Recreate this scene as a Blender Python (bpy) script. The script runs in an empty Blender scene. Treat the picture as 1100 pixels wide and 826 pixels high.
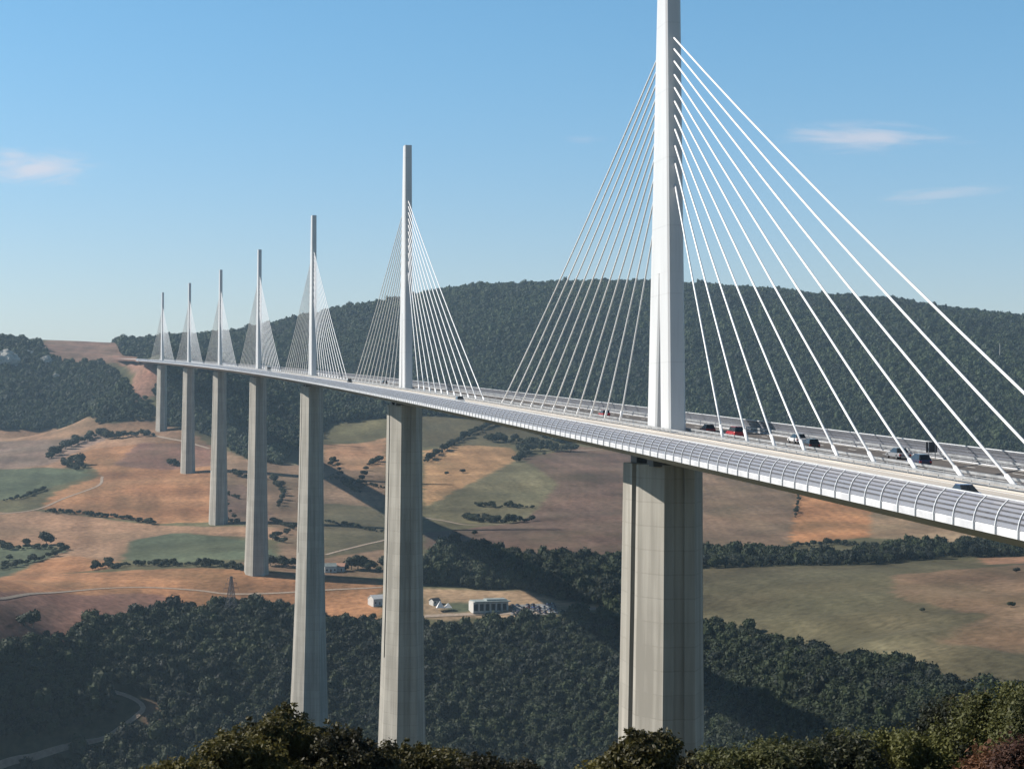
import bpy, bmesh, math, random
import numpy as np
from mathutils import Vector, Matrix, noise as mnoise

scene = bpy.context.scene
COL = scene.collection
rnd = random.Random(7)
rng = np.random.default_rng(11)
PI = math.pi

# ------------------------------------------------------------------ camera (metres; y runs along the bridge)
F_PX, CAM = 1941.65, np.array([-82.185, -300.744, 3.649])
YAW, PITCH, ROLL = .1815, .0134, .0070
SLOPE, RAD = .03, 20000.0
_F = np.array([math.sin(YAW)*math.cos(PITCH), math.cos(YAW)*math.cos(PITCH), math.sin(PITCH)])
_R0 = np.array([math.cos(YAW), -math.sin(YAW), 0.0])
_U0 = np.cross(_R0, _F)
_R = _R0*math.cos(ROLL) + _U0*math.sin(ROLL)
_U = -_R0*math.sin(ROLL) + _U0*math.cos(ROLL)

def ray(px, py):
    return _F + _R*((px-550)/F_PX) + _U*((413-py)/F_PX)
def at(px, py, D):
    return CAM + ray(px, py)*D
def depth(x, y):
    return (x-CAM[0])*math.sin(YAW) + (y-CAM[1])*math.cos(YAW)

def br(s, lat=0.0, dz=0.0):
    """point on the viaduct: s along it, lat to the right, dz above the deck"""
    a = s/RAD
    return (-RAD*(1-math.cos(a)) + lat*math.cos(a), RAD*math.sin(a) + lat*math.sin(a), SLOPE*s + dz)

# ------------------------------------------------------------------ terrain height
CP = []
def cp(px, py, D): CP.append(at(px, py, D))
for a in [(-90,705,1000),(0,694,1045),(120,667,1160),(240,652,1230),(330,655,1232),(450,662,1210),(600,656,1210),(700,660,1185),(760,672,1135),
          (900,712,960),(1030,745,850),(1150,765,800),
          (275,620,1298),(-90,622,1330),(0,620,1330),(150,620,1310),(450,620,1320),(600,615,1330),(760,605,1360),(900,600,1350),(1100,600,1300),(1250,600,1250),
          (234,562,1650),(-90,570,1600),(60,570,1600),(450,560,1700),(600,560,1660),(760,560,1660),(930,570,1560),(1100,570,1480),(1250,575,1420),
          (201,506,1995),(-90,512,1950),(60,510,1960),(400,505,2040),(600,505,2050),(800,510,2000),(1000,520,1900),(1150,525,1850),
          (171,458,2345),(-90,466,2440),(60,462,2430),(300,458,2480),(450,452,2500),(600,460,2450),(700,470,2400),(900,480,2300),(1100,490,2200),(1250,495,2150),
          (300,398,2900),(450,382,2900),(600,382,2850),(800,388,2800),(1000,402,2650),(1150,412,2600),(220,410,2750),
          (200,380,3500),(250,366,3500),(300,349,3450),(350,340,3420),(400,332,3400),(450,321,3370),(500,317,3350),(600,316,3300),(700,317,3250),(800,326,3200),
          (900,336,3150),(1000,342,3100),(1100,359,3050),(1200,374,3000),
          (-90,455,2560),(0,456,2550),(100,455,2530),(-60,402,2740),(0,404,2750),(90,406,2740),(-90,362,2900),(0,367,2900),(45,376,3000),(100,367,3300),(135,373,3400),(170,380,3450),
          (55,391,2830),(105,391,2800)]:
    cp(*a)
for px in (0, 150, 335, 500, 640): CP.append(at(px, 850, 985)); q = at(px, 850, 840); CP.append(np.array([q[0], q[1], -240.]))
for a in [(760,800,905),(900,800,790),(1030,812,755),(1150,835,735)]: cp(*a)
for px in (760, 900, 1030, 1200): q = at(px, 850, 640); CP.append(np.array([q[0], q[1], -236.]))
for px, z in ((-90,150),(200,140),(500,235),(800,225),(1200,165)):
    for D in (4200, 6500): q = at(px, 400, D); CP.append(np.array([q[0], q[1], z]))
for s in (2256, 2330, 2450, 2620): CP.append(np.array(br(s, 0, -2.2)))
for i, h in ((4, 136.4), (5, 111.9), (6, 77.6)): CP.append(np.array(br(342*i, 40, -4.2-h)))
for x, y, z in ((-2500,1500,-60),(-2500,3000,60),(3500,1500,0),(3500,3200,180),(-2500,6000,120),(4000,6500,160)): CP.append(np.array([x, y, z], float))
CP = np.array(CP)
def _kern(r2): return 0.5*r2*np.log(r2 + 1e-9)
_P = CP[:, :2]/1000
_n = len(CP)
_A = np.zeros((_n+3, _n+3))
_A[:_n, :_n] = _kern(((_P[:, None]-_P[None])**2).sum(2)) + np.eye(_n)*4e-4
_A[:_n, _n] = 1; _A[:_n, _n+1:] = _P
_A[_n:, :_n] = _A[:_n, _n:].T
_W = np.linalg.solve(_A, np.concatenate([CP[:, 2], [0, 0, 0]]))

def wob(x, y, lam, seed):
    r = np.random.default_rng(seed); o = 0
    for k in range(5):
        a = r.uniform(0, 2*PI); l = lam*r.uniform(.6, 1.6); ph = r.uniform(0, 6.3)
        o = o + np.sin((x*math.cos(a)+y*math.sin(a))*2*PI/l + ph + 1.3*np.sin((x*math.sin(a)-y*math.cos(a))*2*PI/(l*1.7)+ph*2))
    return o/5
def sstep(a, b, v):
    t = np.clip((v-a)/(b-a), 0, 1); return t*t*(3-2*t)

def T(x, y):
    x = np.atleast_1d(np.asarray(x, float)); y = np.atleast_1d(np.asarray(y, float))
    sh = x.shape; x = x.ravel(); y = y.ravel()
    z = np.empty_like(x)
    for i in range(0, len(x), 60000):
        px = x[i:i+60000]/1000; py = y[i:i+60000]/1000
        r2 = (px[:, None]-_P[None, :, 0])**2 + (py[:, None]-_P[None, :, 1])**2
        z[i:i+60000] = _kern(r2) @ _W[:_n] + _W[_n] + px*_W[_n+1] + py*_W[_n+2]
    D = depth(x, y)
    hill = sstep(2350, 2700, D)
    z = z + hill*(wob(x, y, 330, 3)*6 + wob(x, y, 120, 4)*2.5) + (1-hill)*wob(x, y, 240, 5)*1.3
    z = z + sstep(1250, 1000, D)*wob(x, y, 90, 6)*3
    near = np.interp(D, [-3000, -400, -20, 0, 10, 45, 100, 200, 300, 450, 640, 760], [60, 30, 4, 1.9, .9, -12, -38, -80, -99, -165, -239, -246])
    near = near + sstep(60, 120, D)*wob(x, y, 110, 8)*2
    w = sstep(690, 800, D)
    # keep the gorge floor where the far side takes over
    z = near*(1-w) + z*w
    # the near abutment ground
    dx = x - 0.0; dy = y + 232
    b = np.exp(-((dx/42)**4 + (dy/34)**4))
    z = z*(1-b) + b*(-8.6)
    return z.reshape(sh)

def hits(pts):
    """where the sight lines through these photo points meet the ground"""
    Ds = np.arange(690, 4600, 6.0)
    out = []
    for px, py in pts:
        r = ray(px, py); P = CAM[None] + Ds[:, None]*r[None]
        h = P[:, 2] - T(P[:, 0], P[:, 1])
        k = np.argmax(h < 0)
        if h[k] >= 0:
            k = len(Ds)-200; q = P[k]
            out.append((q[0], q[1])); continue
        if k > 0:
            t = h[k-1]/(h[k-1]-h[k]); q = P[k-1]*(1-t)+P[k]*t
        else: q = P[0]
        out.append((q[0], q[1]))
    return out

def inside(x, y, poly):
    r = np.zeros(x.shape, bool); n = len(poly)
    for i in range(n):
        x1, y1 = poly[i]; x2, y2 = poly[(i+1) % n]
        c = (y1 > y) != (y2 > y)
        if y1 != y2:
            r ^= c & (x < (x2-x1)*(y-y1)/(y2-y1)+x1)
    return r

# ------------------------------------------------------------------ object helpers
def tag(o, label=None, cat=None, group=None, kind=None):
    if label: o['label'] = label
    if cat: o['category'] = cat
    if group: o['group'] = group
    if kind: o['kind'] = kind
    return o
def empty(name, loc, label, cat, group=None, rz=0):
    o = bpy.data.objects.new(name, None); o.empty_display_size = 1
    o.location = loc; o.rotation_euler = (0, 0, rz); COL.objects.link(o)
    return tag(o, label, cat, group)
class MB:
    def __init__(s): s.v = []; s.f = []; s.m = []; s.mi = 0
    def face(s, *pts):
        n = len(s.v); s.v += [tuple(p) for p in pts]; s.f.append(tuple(range(n, n+len(pts)))); s.m.append(s.mi)
    def add(s, vs, fs):
        n = len(s.v); s.v += [tuple(v) for v in vs]
        for f in fs: s.f.append(tuple(i+n for i in f)); s.m.append(s.mi)
    def box(s, c, d, rz=0):
        cx, cy, cz = c; hx, hy, hz = d[0]/2, d[1]/2, d[2]/2
        ca, sa = math.cos(rz), math.sin(rz); vs = []
        for z in (-hz, hz):
            for x, y in ((-hx,-hy),(hx,-hy),(hx,hy),(-hx,hy)):
                vs.append((cx+x*ca-y*sa, cy+x*sa+y*ca, cz+z))
        s.add(vs, [(3,2,1,0),(4,5,6,7),(0,1,5,4),(1,2,6,5),(2,3,7,6),(3,0,4,7)])
    def tube(s, a, b, r0, r1=None, n=8, cap=True):
        r1 = r0 if r1 is None else r1
        a = Vector(a); b = Vector(b); d = (b-a).normalized()
        u = d.orthogonal().normalized(); w = d.cross(u); vs = []
        for p, r in ((a, r0), (b, r1)):
            for k in range(n):
                t = 2*PI*k/n; vs.append(p + u*(r*math.cos(t)) + w*(r*math.sin(t)))
        fs = [(k, (k+1) % n, n+(k+1) % n, n+k) for k in range(n)]
        if cap: fs += [tuple(range(n))[::-1], tuple(range(n, 2*n))]
        s.add(vs, fs)
    def path(s, pts, rs, n=6):
        rings = []; u = None
        for i, p in enumerate(pts):
            p = Vector(p)
            d = (Vector(pts[min(i+1, len(pts)-1)]) - Vector(pts[max(i-1, 0)])).normalized()
            u = d.orthogonal().normalized() if u is None else (u - d*u.dot(d)).normalized()
            w = d.cross(u)
            rings.append([p + u*(rs[i]*math.cos(2*PI*k/n)) + w*(rs[i]*math.sin(2*PI*k/n)) for k in range(n)])
        vs = [v for r in rings for v in r]; fs = []
        for i in range(len(pts)-1):
            for k in range(n):
                fs.append((i*n+k, i*n+(k+1) % n, (i+1)*n+(k+1) % n, (i+1)*n+k))
        fs.append(tuple(range(n))[::-1]); fs.append(tuple(range((len(pts)-1)*n, len(pts)*n)))
        s.add(vs, fs)
    def loft(s, rings, close=True, cap=True):
        n = len(rings[0]); vs = [v for r in rings for v in r]; fs = []
        for i in range(len(rings)-1):
            for k in range(n if close else n-1):
                fs.append((i*n+k, (i+1)*n+k, (i+1)*n+(k+1) % n, i*n+(k+1) % n))
        if cap and close: fs.append(tuple(range(n))); fs.append(tuple(range((len(rings)-1)*n, len(rings)*n))[::-1])
        s.add(vs, fs)
    def build(s, name, mats, parent=None, smooth=False, origin=None, fix=True, label=None):
        v = s.v
        if origin is not None: v = [(p[0]-origin[0], p[1]-origin[1], p[2]-origin[2]) for p in v]
        me = bpy.data.meshes.new(name); me.from_pydata(v, [], s.f)
        for m in (mats if isinstance(mats, (list, tuple)) else [mats]): me.materials.append(m)
        me.polygons.foreach_set('material_index', s.m)
        if smooth: me.polygons.foreach_set('use_smooth', [True]*len(s.f))
        if fix:
            b = bmesh.new(); b.from_mesh(me); bmesh.ops.recalc_face_normals(b, faces=b.faces); b.to_mesh(me); b.free()
        me.update()
        o = bpy.data.objects.new(name, me); COL.objects.link(o)
        if parent is not None: o.parent = parent
        if label: o['label'] = label
        return o
def copy_tree(o, parent=None, link=True):
    c = o.copy()
    COL.objects.link(c)
    if parent is not None: c.parent = parent
    for ch in list(o.children): copy_tree(ch, c)
    return c

# ------------------------------------------------------------------ materials
def mat(name): 
    m = bpy.data.materials.new(name); m.use_nodes = True
    nt = m.node_tree; return m, nt, nt.nodes['Principled BSDF'], nt.nodes['Material Output']
def N(nt, t, **k):
    n = nt.nodes.new(t)
    for a, b in k.items():
        if a.startswith('i_'): n.inputs[int(a[2:]) if a[2:].isdigit() else a[2:]].default_value = b
        else: setattr(n, a, b)
    return n
def noisy(name, c1, c2, scale=1.0, rough=.7, detail=6, bump=0.0, stretch=(1,1,1), spec=.5, lo=.35, hi=.65, metal=0):
    m, nt, b, out = mat(name)
    g = N(nt, 'ShaderNodeNewGeometry'); mp = N(nt, 'ShaderNodeMapping'); mp.inputs['Scale'].default_value = stretch
    nz = N(nt, 'ShaderNodeTexNoise'); nz.inputs['Scale'].default_value = scale; nz.inputs['Detail'].default_value = detail
    cr = N(nt, 'ShaderNodeValToRGB'); cr.color_ramp.elements[0].position = lo; cr.color_ramp.elements[1].position = hi
    cr.color_ramp.elements[0].color = (*c1, 1); cr.color_ramp.elements[1].color = (*c2, 1)
    L = nt.links.new
    L(g.outputs['Position'], mp.inputs[0]); L(mp.outputs[0], nz.inputs['Vector']); L(nz.outputs[0], cr.inputs[0]); L(cr.outputs[0], b.inputs['Base Color'])
    b.inputs['Roughness'].default_value = rough; b.inputs['Specular IOR Level'].default_value = spec; b.inputs['Metallic'].default_value = metal
    if bump:
        bp = N(nt, 'ShaderNodeBump'); bp.inputs['Strength'].default_value = bump; bp.inputs['Distance'].default_value = .1
        L(nz.outputs[0], bp.inputs['Height']); L(bp.outputs[0], b.inputs['Normal'])
    return m
M = {}
M['white_steel'] = noisy('white_steel', (.52,.53,.54), (.58,.59,.60), .25, .45, stretch=(1,1,.15))
def seams(m):
    nt = m.node_tree; L = nt.links.new; b = nt.nodes['Principled BSDF']; src = b.inputs['Base Color'].links[0].from_socket
    g = N(nt, 'ShaderNodeNewGeometry'); sp = N(nt, 'ShaderNodeSeparateXYZ'); L(g.outputs['Position'], sp.inputs[0])
    d = N(nt, 'ShaderNodeMath', operation='MULTIPLY'); L(sp.outputs['Z'], d.inputs[0]); d.inputs[1].default_value = 1/11.6
    f = N(nt, 'ShaderNodeMath', operation='FRACT'); L(d.outputs[0], f.inputs[0])
    c = N(nt, 'ShaderNodeMath', operation='LESS_THAN'); L(f.outputs[0], c.inputs[0]); c.inputs[1].default_value = .018
    k = N(nt, 'ShaderNodeMath', operation='MULTIPLY'); L(c.outputs[0], k.inputs[0]); k.inputs[1].default_value = .16
    nz = N(nt, 'ShaderNodeTexNoise'); nz.inputs['Scale'].default_value = 1; nz.inputs['Detail'].default_value = 6; mp = N(nt, 'ShaderNodeMapping'); mp.inputs['Scale'].default_value = (2.5, 2.5, .05)
    L(g.outputs['Position'], mp.inputs[0]); L(mp.outputs[0], nz.inputs['Vector'])
    gr = N(nt, 'ShaderNodeMapRange'); L(nz.outputs[0], gr.inputs[0]); gr.inputs['From Min'].default_value = .52; gr.inputs['From Max'].default_value = .75; gr.inputs['To Max'].default_value = .14
    ad = N(nt, 'ShaderNodeMath', operation='ADD', use_clamp=True); L(k.outputs[0], ad.inputs[0]); L(gr.outputs[0], ad.inputs[1])
    mx = N(nt, 'ShaderNodeMix', data_type='RGBA'); L(ad.outputs[0], mx.inputs[0]); L(src, mx.inputs[6]); mx.inputs[7].default_value = (.24,.24,.24,1); L(mx.outputs[2], b.inputs['Base Color'])
seams(M['white_steel'])
M['stay'] = noisy('stay_sheath', (.80,.81,.82), (.86,.86,.87), .4, .35)
M['fascia'] = noisy('fascia_steel', (.50,.51,.54), (.64,.65,.67), .5, .4)
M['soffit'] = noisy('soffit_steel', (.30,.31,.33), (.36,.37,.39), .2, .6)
M['road_pale'] = noisy('pale_asphalt', (.42,.39,.35), (.54,.50,.45), .6, .8, stretch=(2,.12,1))  # one pale warm tone for near carriageway, median and far motorway
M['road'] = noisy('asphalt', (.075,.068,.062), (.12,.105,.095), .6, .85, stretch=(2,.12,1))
M['paint'] = noisy('road_paint', (.7,.7,.68), (.82,.82,.8), 2, .6)
M['galv'] = noisy('galvanised_rail', (.28,.29,.30), (.42,.43,.44), .8, .4, metal=.3)
M['gap_shade'] = noisy('dark_gap_shade', (.07,.07,.08), (.11,.11,.12), 1, .6)  # dark colour standing for the shade between the screen slats
M['post'] = noisy('screen_post_paint', (.56,.58,.61), (.68,.70,.72), .8, .45)
M['bark'] = noisy('bark', (.05,.04,.03), (.11,.09,.07), 6, .95, bump=.5, stretch=(1,1,.3))
M['black'] = noisy('black_rubber', (.015,.015,.015), (.03,.03,.03), 5, .8)
M['rim'] = noisy('wheel_rim', (.35,.35,.36), (.5,.5,.5), 5, .35, metal=.8)
M['dark_glass'] = noisy('car_glass', (.02,.025,.03), (.035,.04,.045), 2, .08)
M['lamp_red'] = noisy('tail_lamp', (.35,.02,.02), (.45,.03,.03), 2, .2)
M['lamp_white'] = noisy('head_lamp', (.7,.7,.68), (.8,.8,.78), 2, .15)
M['plaster'] = noisy('white_plaster', (.42,.41,.38), (.52,.50,.47), .5, .85)
M['tile'] = noisy('clay_tiles', (.26,.14,.10), (.40,.22,.15), 1.5, .85, stretch=(1,1,3))
M['roof_grey'] = noisy('grey_green_roof', (.20,.24,.23), (.30,.33,.32), .6, .6)
M['wood_door'] = noisy('door_paint', (.10,.07,.05), (.16,.11,.08), 2, .7)
M['lattice'] = noisy('pylon_steel', (.07,.07,.08), (.12,.12,.13), 2, .5, metal=.3)
M['gravel'] = noisy('pale_track', (.24,.185,.14), (.33,.26,.20), .5, .95)
M['tarmac'] = noisy('old_tarmac', (.16,.155,.15), (.24,.23,.22), .5, .9)
M['rock'] = noisy('limestone', (.30,.29,.27), (.46,.44,.41), .15, .95, bump=.6)
M['canvas'] = noisy('white_canvas', (.52,.52,.52), (.6,.6,.6), 1, .8)
M['sign_back'] = noisy('sign_back', (.03,.03,.035), (.05,.05,.055), 2, .5)
def paint(name, c):
    m = noisy(name, tuple(x*.9 for x in c), c, 2, .25); m.node_tree.nodes['Principled BSDF'].inputs['Coat Weight'].default_value = .6; return m

def concrete():
    m, nt, b, out = mat('pier_concrete'); L = nt.links.new
    g = N(nt, 'ShaderNodeNewGeometry')
    sp = N(nt, 'ShaderNodeSeparateXYZ'); L(g.outputs['Position'], sp.inputs[0])
    nz = N(nt, 'ShaderNodeTexNoise'); nz.inputs['Scale'].default_value = .35; nz.inputs['Detail'].default_value = 8
    mp = N(nt, 'ShaderNodeMapping'); mp.inputs['Scale'].default_value = (1.7, 1.7, .09); L(g.outputs['Position'], mp.inputs[0]); L(mp.outputs[0], nz.inputs['Vector'])
    n2 = N(nt, 'ShaderNodeTexNoise'); n2.inputs['Scale'].default_value = .12; n2.inputs['Detail'].default_value = 5; L(g.outputs['Position'], n2.inputs['Vector'])
    # 4 m pour lifts, each a slightly different tone, with a thin joint
    dv = N(nt, 'ShaderNodeMath', operation='DIVIDE'); L(sp.outputs['Z'], dv.inputs[0]); dv.inputs[1].default_value = 4.0
    fl = N(nt, 'ShaderNodeMath', operation='FLOOR'); L(dv.outputs[0], fl.inputs[0])
    wn = N(nt, 'ShaderNodeTexWhiteNoise', noise_dimensions='1D'); L(fl.outputs[0], wn.inputs['W'])
    fr = N(nt, 'ShaderNodeMath', operation='FRACT'); L(dv.outputs[0], fr.inputs[0])
    jt = N(nt, 'ShaderNodeMath', operation='LESS_THAN'); L(fr.outputs[0], jt.inputs[0]); jt.inputs[1].default_value = .05
    cr = N(nt, 'ShaderNodeValToRGB'); cr.color_ramp.elements[0].position = .36; cr.color_ramp.elements[1].position = .64
    cr.color_ramp.elements[0].color = (.235,.22,.19,1); cr.color_ramp.elements[1].color = (.35,.33,.29,1)
    a1 = N(nt, 'ShaderNodeMath', operation='MULTIPLY_ADD'); L(wn.outputs['Value'], a1.inputs[0]); a1.inputs[1].default_value = .07; L(nz.outputs[0], a1.inputs[2])
    a2 = N(nt, 'ShaderNodeMath', operation='MULTIPLY_ADD'); L(jt.outputs[0], a2.inputs[0]); a2.inputs[1].default_value = -.10; L(a1.outputs[0], a2.inputs[2])
    a3 = N(nt, 'ShaderNodeMath', operation='MULTIPLY_ADD'); L(n2.outputs[0], a3.inputs[0]); a3.inputs[1].default_value = .3; L(a2.outputs[0], a3.inputs[2])
    a4 = N(nt, 'ShaderNodeMath', operation='SUBTRACT'); L(a3.outputs[0], a4.inputs[0]); a4.inputs[1].default_value = .20
    L(a4.outputs[0], cr.inputs[0]); L(cr.outputs[0], b.inputs['Base Color']); b.inputs['Roughness'].default_value = .85
    return m
M['concrete'] = concrete()

def screen_mat():
    m, nt, b, out = mat('acrylic_slats'); L = nt.links.new
    b.inputs['Base Color'].default_value = (.31,.32,.365,1); b.inputs['Roughness'].default_value = .35
    tr = N(nt, 'ShaderNodeBsdfTransparent'); mx = N(nt, 'ShaderNodeMixShader'); mx.inputs[0].default_value = .6
    L(tr.outputs[0], mx.inputs[1]); L(b.outputs[0], mx.inputs[2]); L(mx.outputs[0], out.inputs[0]); return m
M['screen'] = screen_mat()

def leaf_mat(name, base, var=.35, trans=.25, rough=.6, big=.02):
    m, nt, b, out = mat(name); L = nt.links.new
    oi = N(nt, 'ShaderNodeObjectInfo'); g = N(nt, 'ShaderNodeNewGeometry')
    nz = N(nt, 'ShaderNodeTexNoise'); nz.inputs['Scale'].default_value = big; nz.inputs['Detail'].default_value = 3; L(g.outputs['Position'], nz.inputs['Vector'])
    add = N(nt, 'ShaderNodeMath', operation='MULTIPLY_ADD'); L(oi.outputs['Random'], add.inputs[0]); add.inputs[1].default_value = .55
    L(nz.outputs[0], add.inputs[2])
    ri = N(nt, 'ShaderNodeMath', operation='MULTIPLY_ADD'); L(g.outputs['Random Per Island'], ri.inputs[0]); ri.inputs[1].default_value = .35; L(add.outputs[0], ri.inputs[2])
    rs = N(nt, 'ShaderNodeMath', operation='MULTIPLY'); L(ri.outputs[0], rs.inputs[0]); rs.inputs[1].default_value = .55; ri = rs
    cr = N(nt, 'ShaderNodeValToRGB'); e = cr.color_ramp.elements
    e[0].position = .33; e[1].position = .72
    e[0].color = (base[0]*(1-var), base[1]*(1-var), base[2]*(1-var*.5), 1)
    e[1].color = (base[0]*(1+var*1.4), base[1]*(1+var), base[2]*(1+var*.3), 1)
    L(ri.outputs[0], cr.inputs[0]); L(cr.outputs[0], b.inputs['Base Color'])
    b.inputs['Roughness'].default_value = rough; b.inputs['Specular IOR Level'].default_value = .25
    if trans:
        t = N(nt, 'ShaderNodeBsdfTranslucent'); mx = N(nt, 'ShaderNodeMixShader'); mx.inputs[0].default_value = trans
        L(cr.outputs[0], t.inputs[0]); L(b.outputs[0], mx.inputs[1]); L(t.outputs[0], mx.inputs[2]); L(mx.outputs[0], out.inputs[0])
    return m
M['leaf_wood'] = leaf_mat('foliage_wood', (.019,.030,.014), .6, .10, .7, .012)
M['leaf_hill'] = leaf_mat('foliage_hill', (.027,.045,.024), .6, .10, .7, .006)
M['leaf_tree'] = leaf_mat('foliage_field_tree', (.022,.031,.017), .4, .12, .7, .05)
M['leaf_oak'] = leaf_mat('foliage_oak', (.064,.064,.022), .6, .28, .55, .6)
M['leaf_bush'] = leaf_mat('foliage_bush', (.064,.076,.030), .6, .28, .6, .6)
M['leaf_red'] = leaf_mat('foliage_red_brown', (.085,.045,.028), .4, .3, .7, .6)

def ground_mat():
    m, nt, b, out = mat('valley_ground'); L = nt.links.new
    ca = N(nt, 'ShaderNodeVertexColor'); ca.layer_name = 'cover'
    g = N(nt, 'ShaderNodeNewGeometry')
    def nz(scale, detail, st=(1,1,1), rz=0):
        mp = N(nt, 'ShaderNodeMapping'); mp.inputs['Scale'].default_value = st; mp.inputs['Rotation'].default_value = (0,0,rz)
        n = N(nt, 'ShaderNodeTexNoise'); n.inputs['Scale'].default_value = scale; n.inputs['Detail'].default_value = detail
        L(g.outputs['Position'], mp.inputs[0]); L(mp.outputs[0], n.inputs['Vector']); return n
    n1 = nz(.012, 8); n2 = nz(.22, 7); n3 = nz(.05, 5, (1, .06, 1), .5)
    def mr(n, lo, hi):
        r = N(nt, 'ShaderNodeMapRange'); r.inputs['From Min'].default_value = .3; r.inputs['From Max'].default_value = .7
        r.inputs['To Min'].default_value = lo; r.inputs['To Max'].default_value = hi; L(n.outputs[0], r.inputs[0]); return r
    a = mr(n1, .62, 1.35); c = mr(n2, .70, 1.30); d = mr(n3, .74, 1.24)
    m1 = N(nt, 'ShaderNodeMath', operation='MULTIPLY'); L(a.outputs[0], m1.inputs[0]); L(c.outputs[0], m1.inputs[1])
    m2 = N(nt, 'ShaderNodeMath', operation='MULTIPLY'); L(m1.outputs[0], m2.inputs[0]); L(d.outputs[0], m2.inputs[1])
    wv = N(nt, 'ShaderNodeTexWave', wave_type='BANDS', bands_direction='X'); wv.inputs['Scale'].default_value = .035; wv.inputs['Distortion'].default_value = .4; wv.inputs['Detail'].default_value = 3; wv.inputs['Detail Scale'].default_value = .6
    wm = N(nt, 'ShaderNodeMapping'); wm.inputs['Rotation'].default_value = (0, 0, .22); L(g.outputs['Position'], wm.inputs[0]); L(wm.outputs[0], wv.inputs['Vector'])
    wr = N(nt, 'ShaderNodeMapRange'); wr.inputs['To Min'].default_value = -.04; wr.inputs['To Max'].default_value = .04; L(wv.outputs['Fac'], wr.inputs[0])
    wa = N(nt, 'ShaderNodeMath', operation='MULTIPLY_ADD'); L(wr.outputs[0], wa.inputs[0]); L(ca.outputs['Alpha'], wa.inputs[1]); wa.inputs[2].default_value = 1
    m3 = N(nt, 'ShaderNodeMath', operation='MULTIPLY'); L(m2.outputs[0], m3.inputs[0]); L(wa.outputs[0], m3.inputs[1]); m2 = m3
    mg = N(nt, 'ShaderNodeMath', operation='MULTIPLY'); L(m2.outputs[0], mg.inputs[0]); mg.inputs[1].default_value = .82; m2 = mg
    vm = N(nt, 'ShaderNodeVectorMath', operation='SCALE'); L(ca.outputs['Color'], vm.inputs[0]); L(m2.outputs[0], vm.inputs['Scale'])
    # weeds and drier spots
    n4 = nz(.022, 7, (1, .5, 1), .2)
    w = mr(n4, -.3, .75); wc = N(nt, 'ShaderNodeClamp'); L(w.outputs[0], wc.inputs[0])
    mxf = N(nt, 'ShaderNodeMath', operation='MULTIPLY'); L(wc.outputs[0], mxf.inputs[0]); mxf.inputs[1].default_value = .38
    mx = N(nt, 'ShaderNodeMix', data_type='RGBA'); L(mxf.outputs[0], mx.inputs[0]); L(vm.outputs[0], mx.inputs[6]); mx.inputs[7].default_value = (.085,.082,.042,1)
    L(mx.outputs[2], b.inputs['Base Color']); b.inputs['Roughness'].default_value = .95; b.inputs['Specular IOR Level'].default_value = .1
    bp = N(nt, 'ShaderNodeBump'); bp.inputs['Strength'].default_value = .5; bp.inputs['Distance'].default_value = 1.0
    L(n2.outputs[0], bp.inputs['Height']); L(bp.outputs[0], b.inputs['Normal'])
    return m
M['ground'] = ground_mat()

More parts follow.
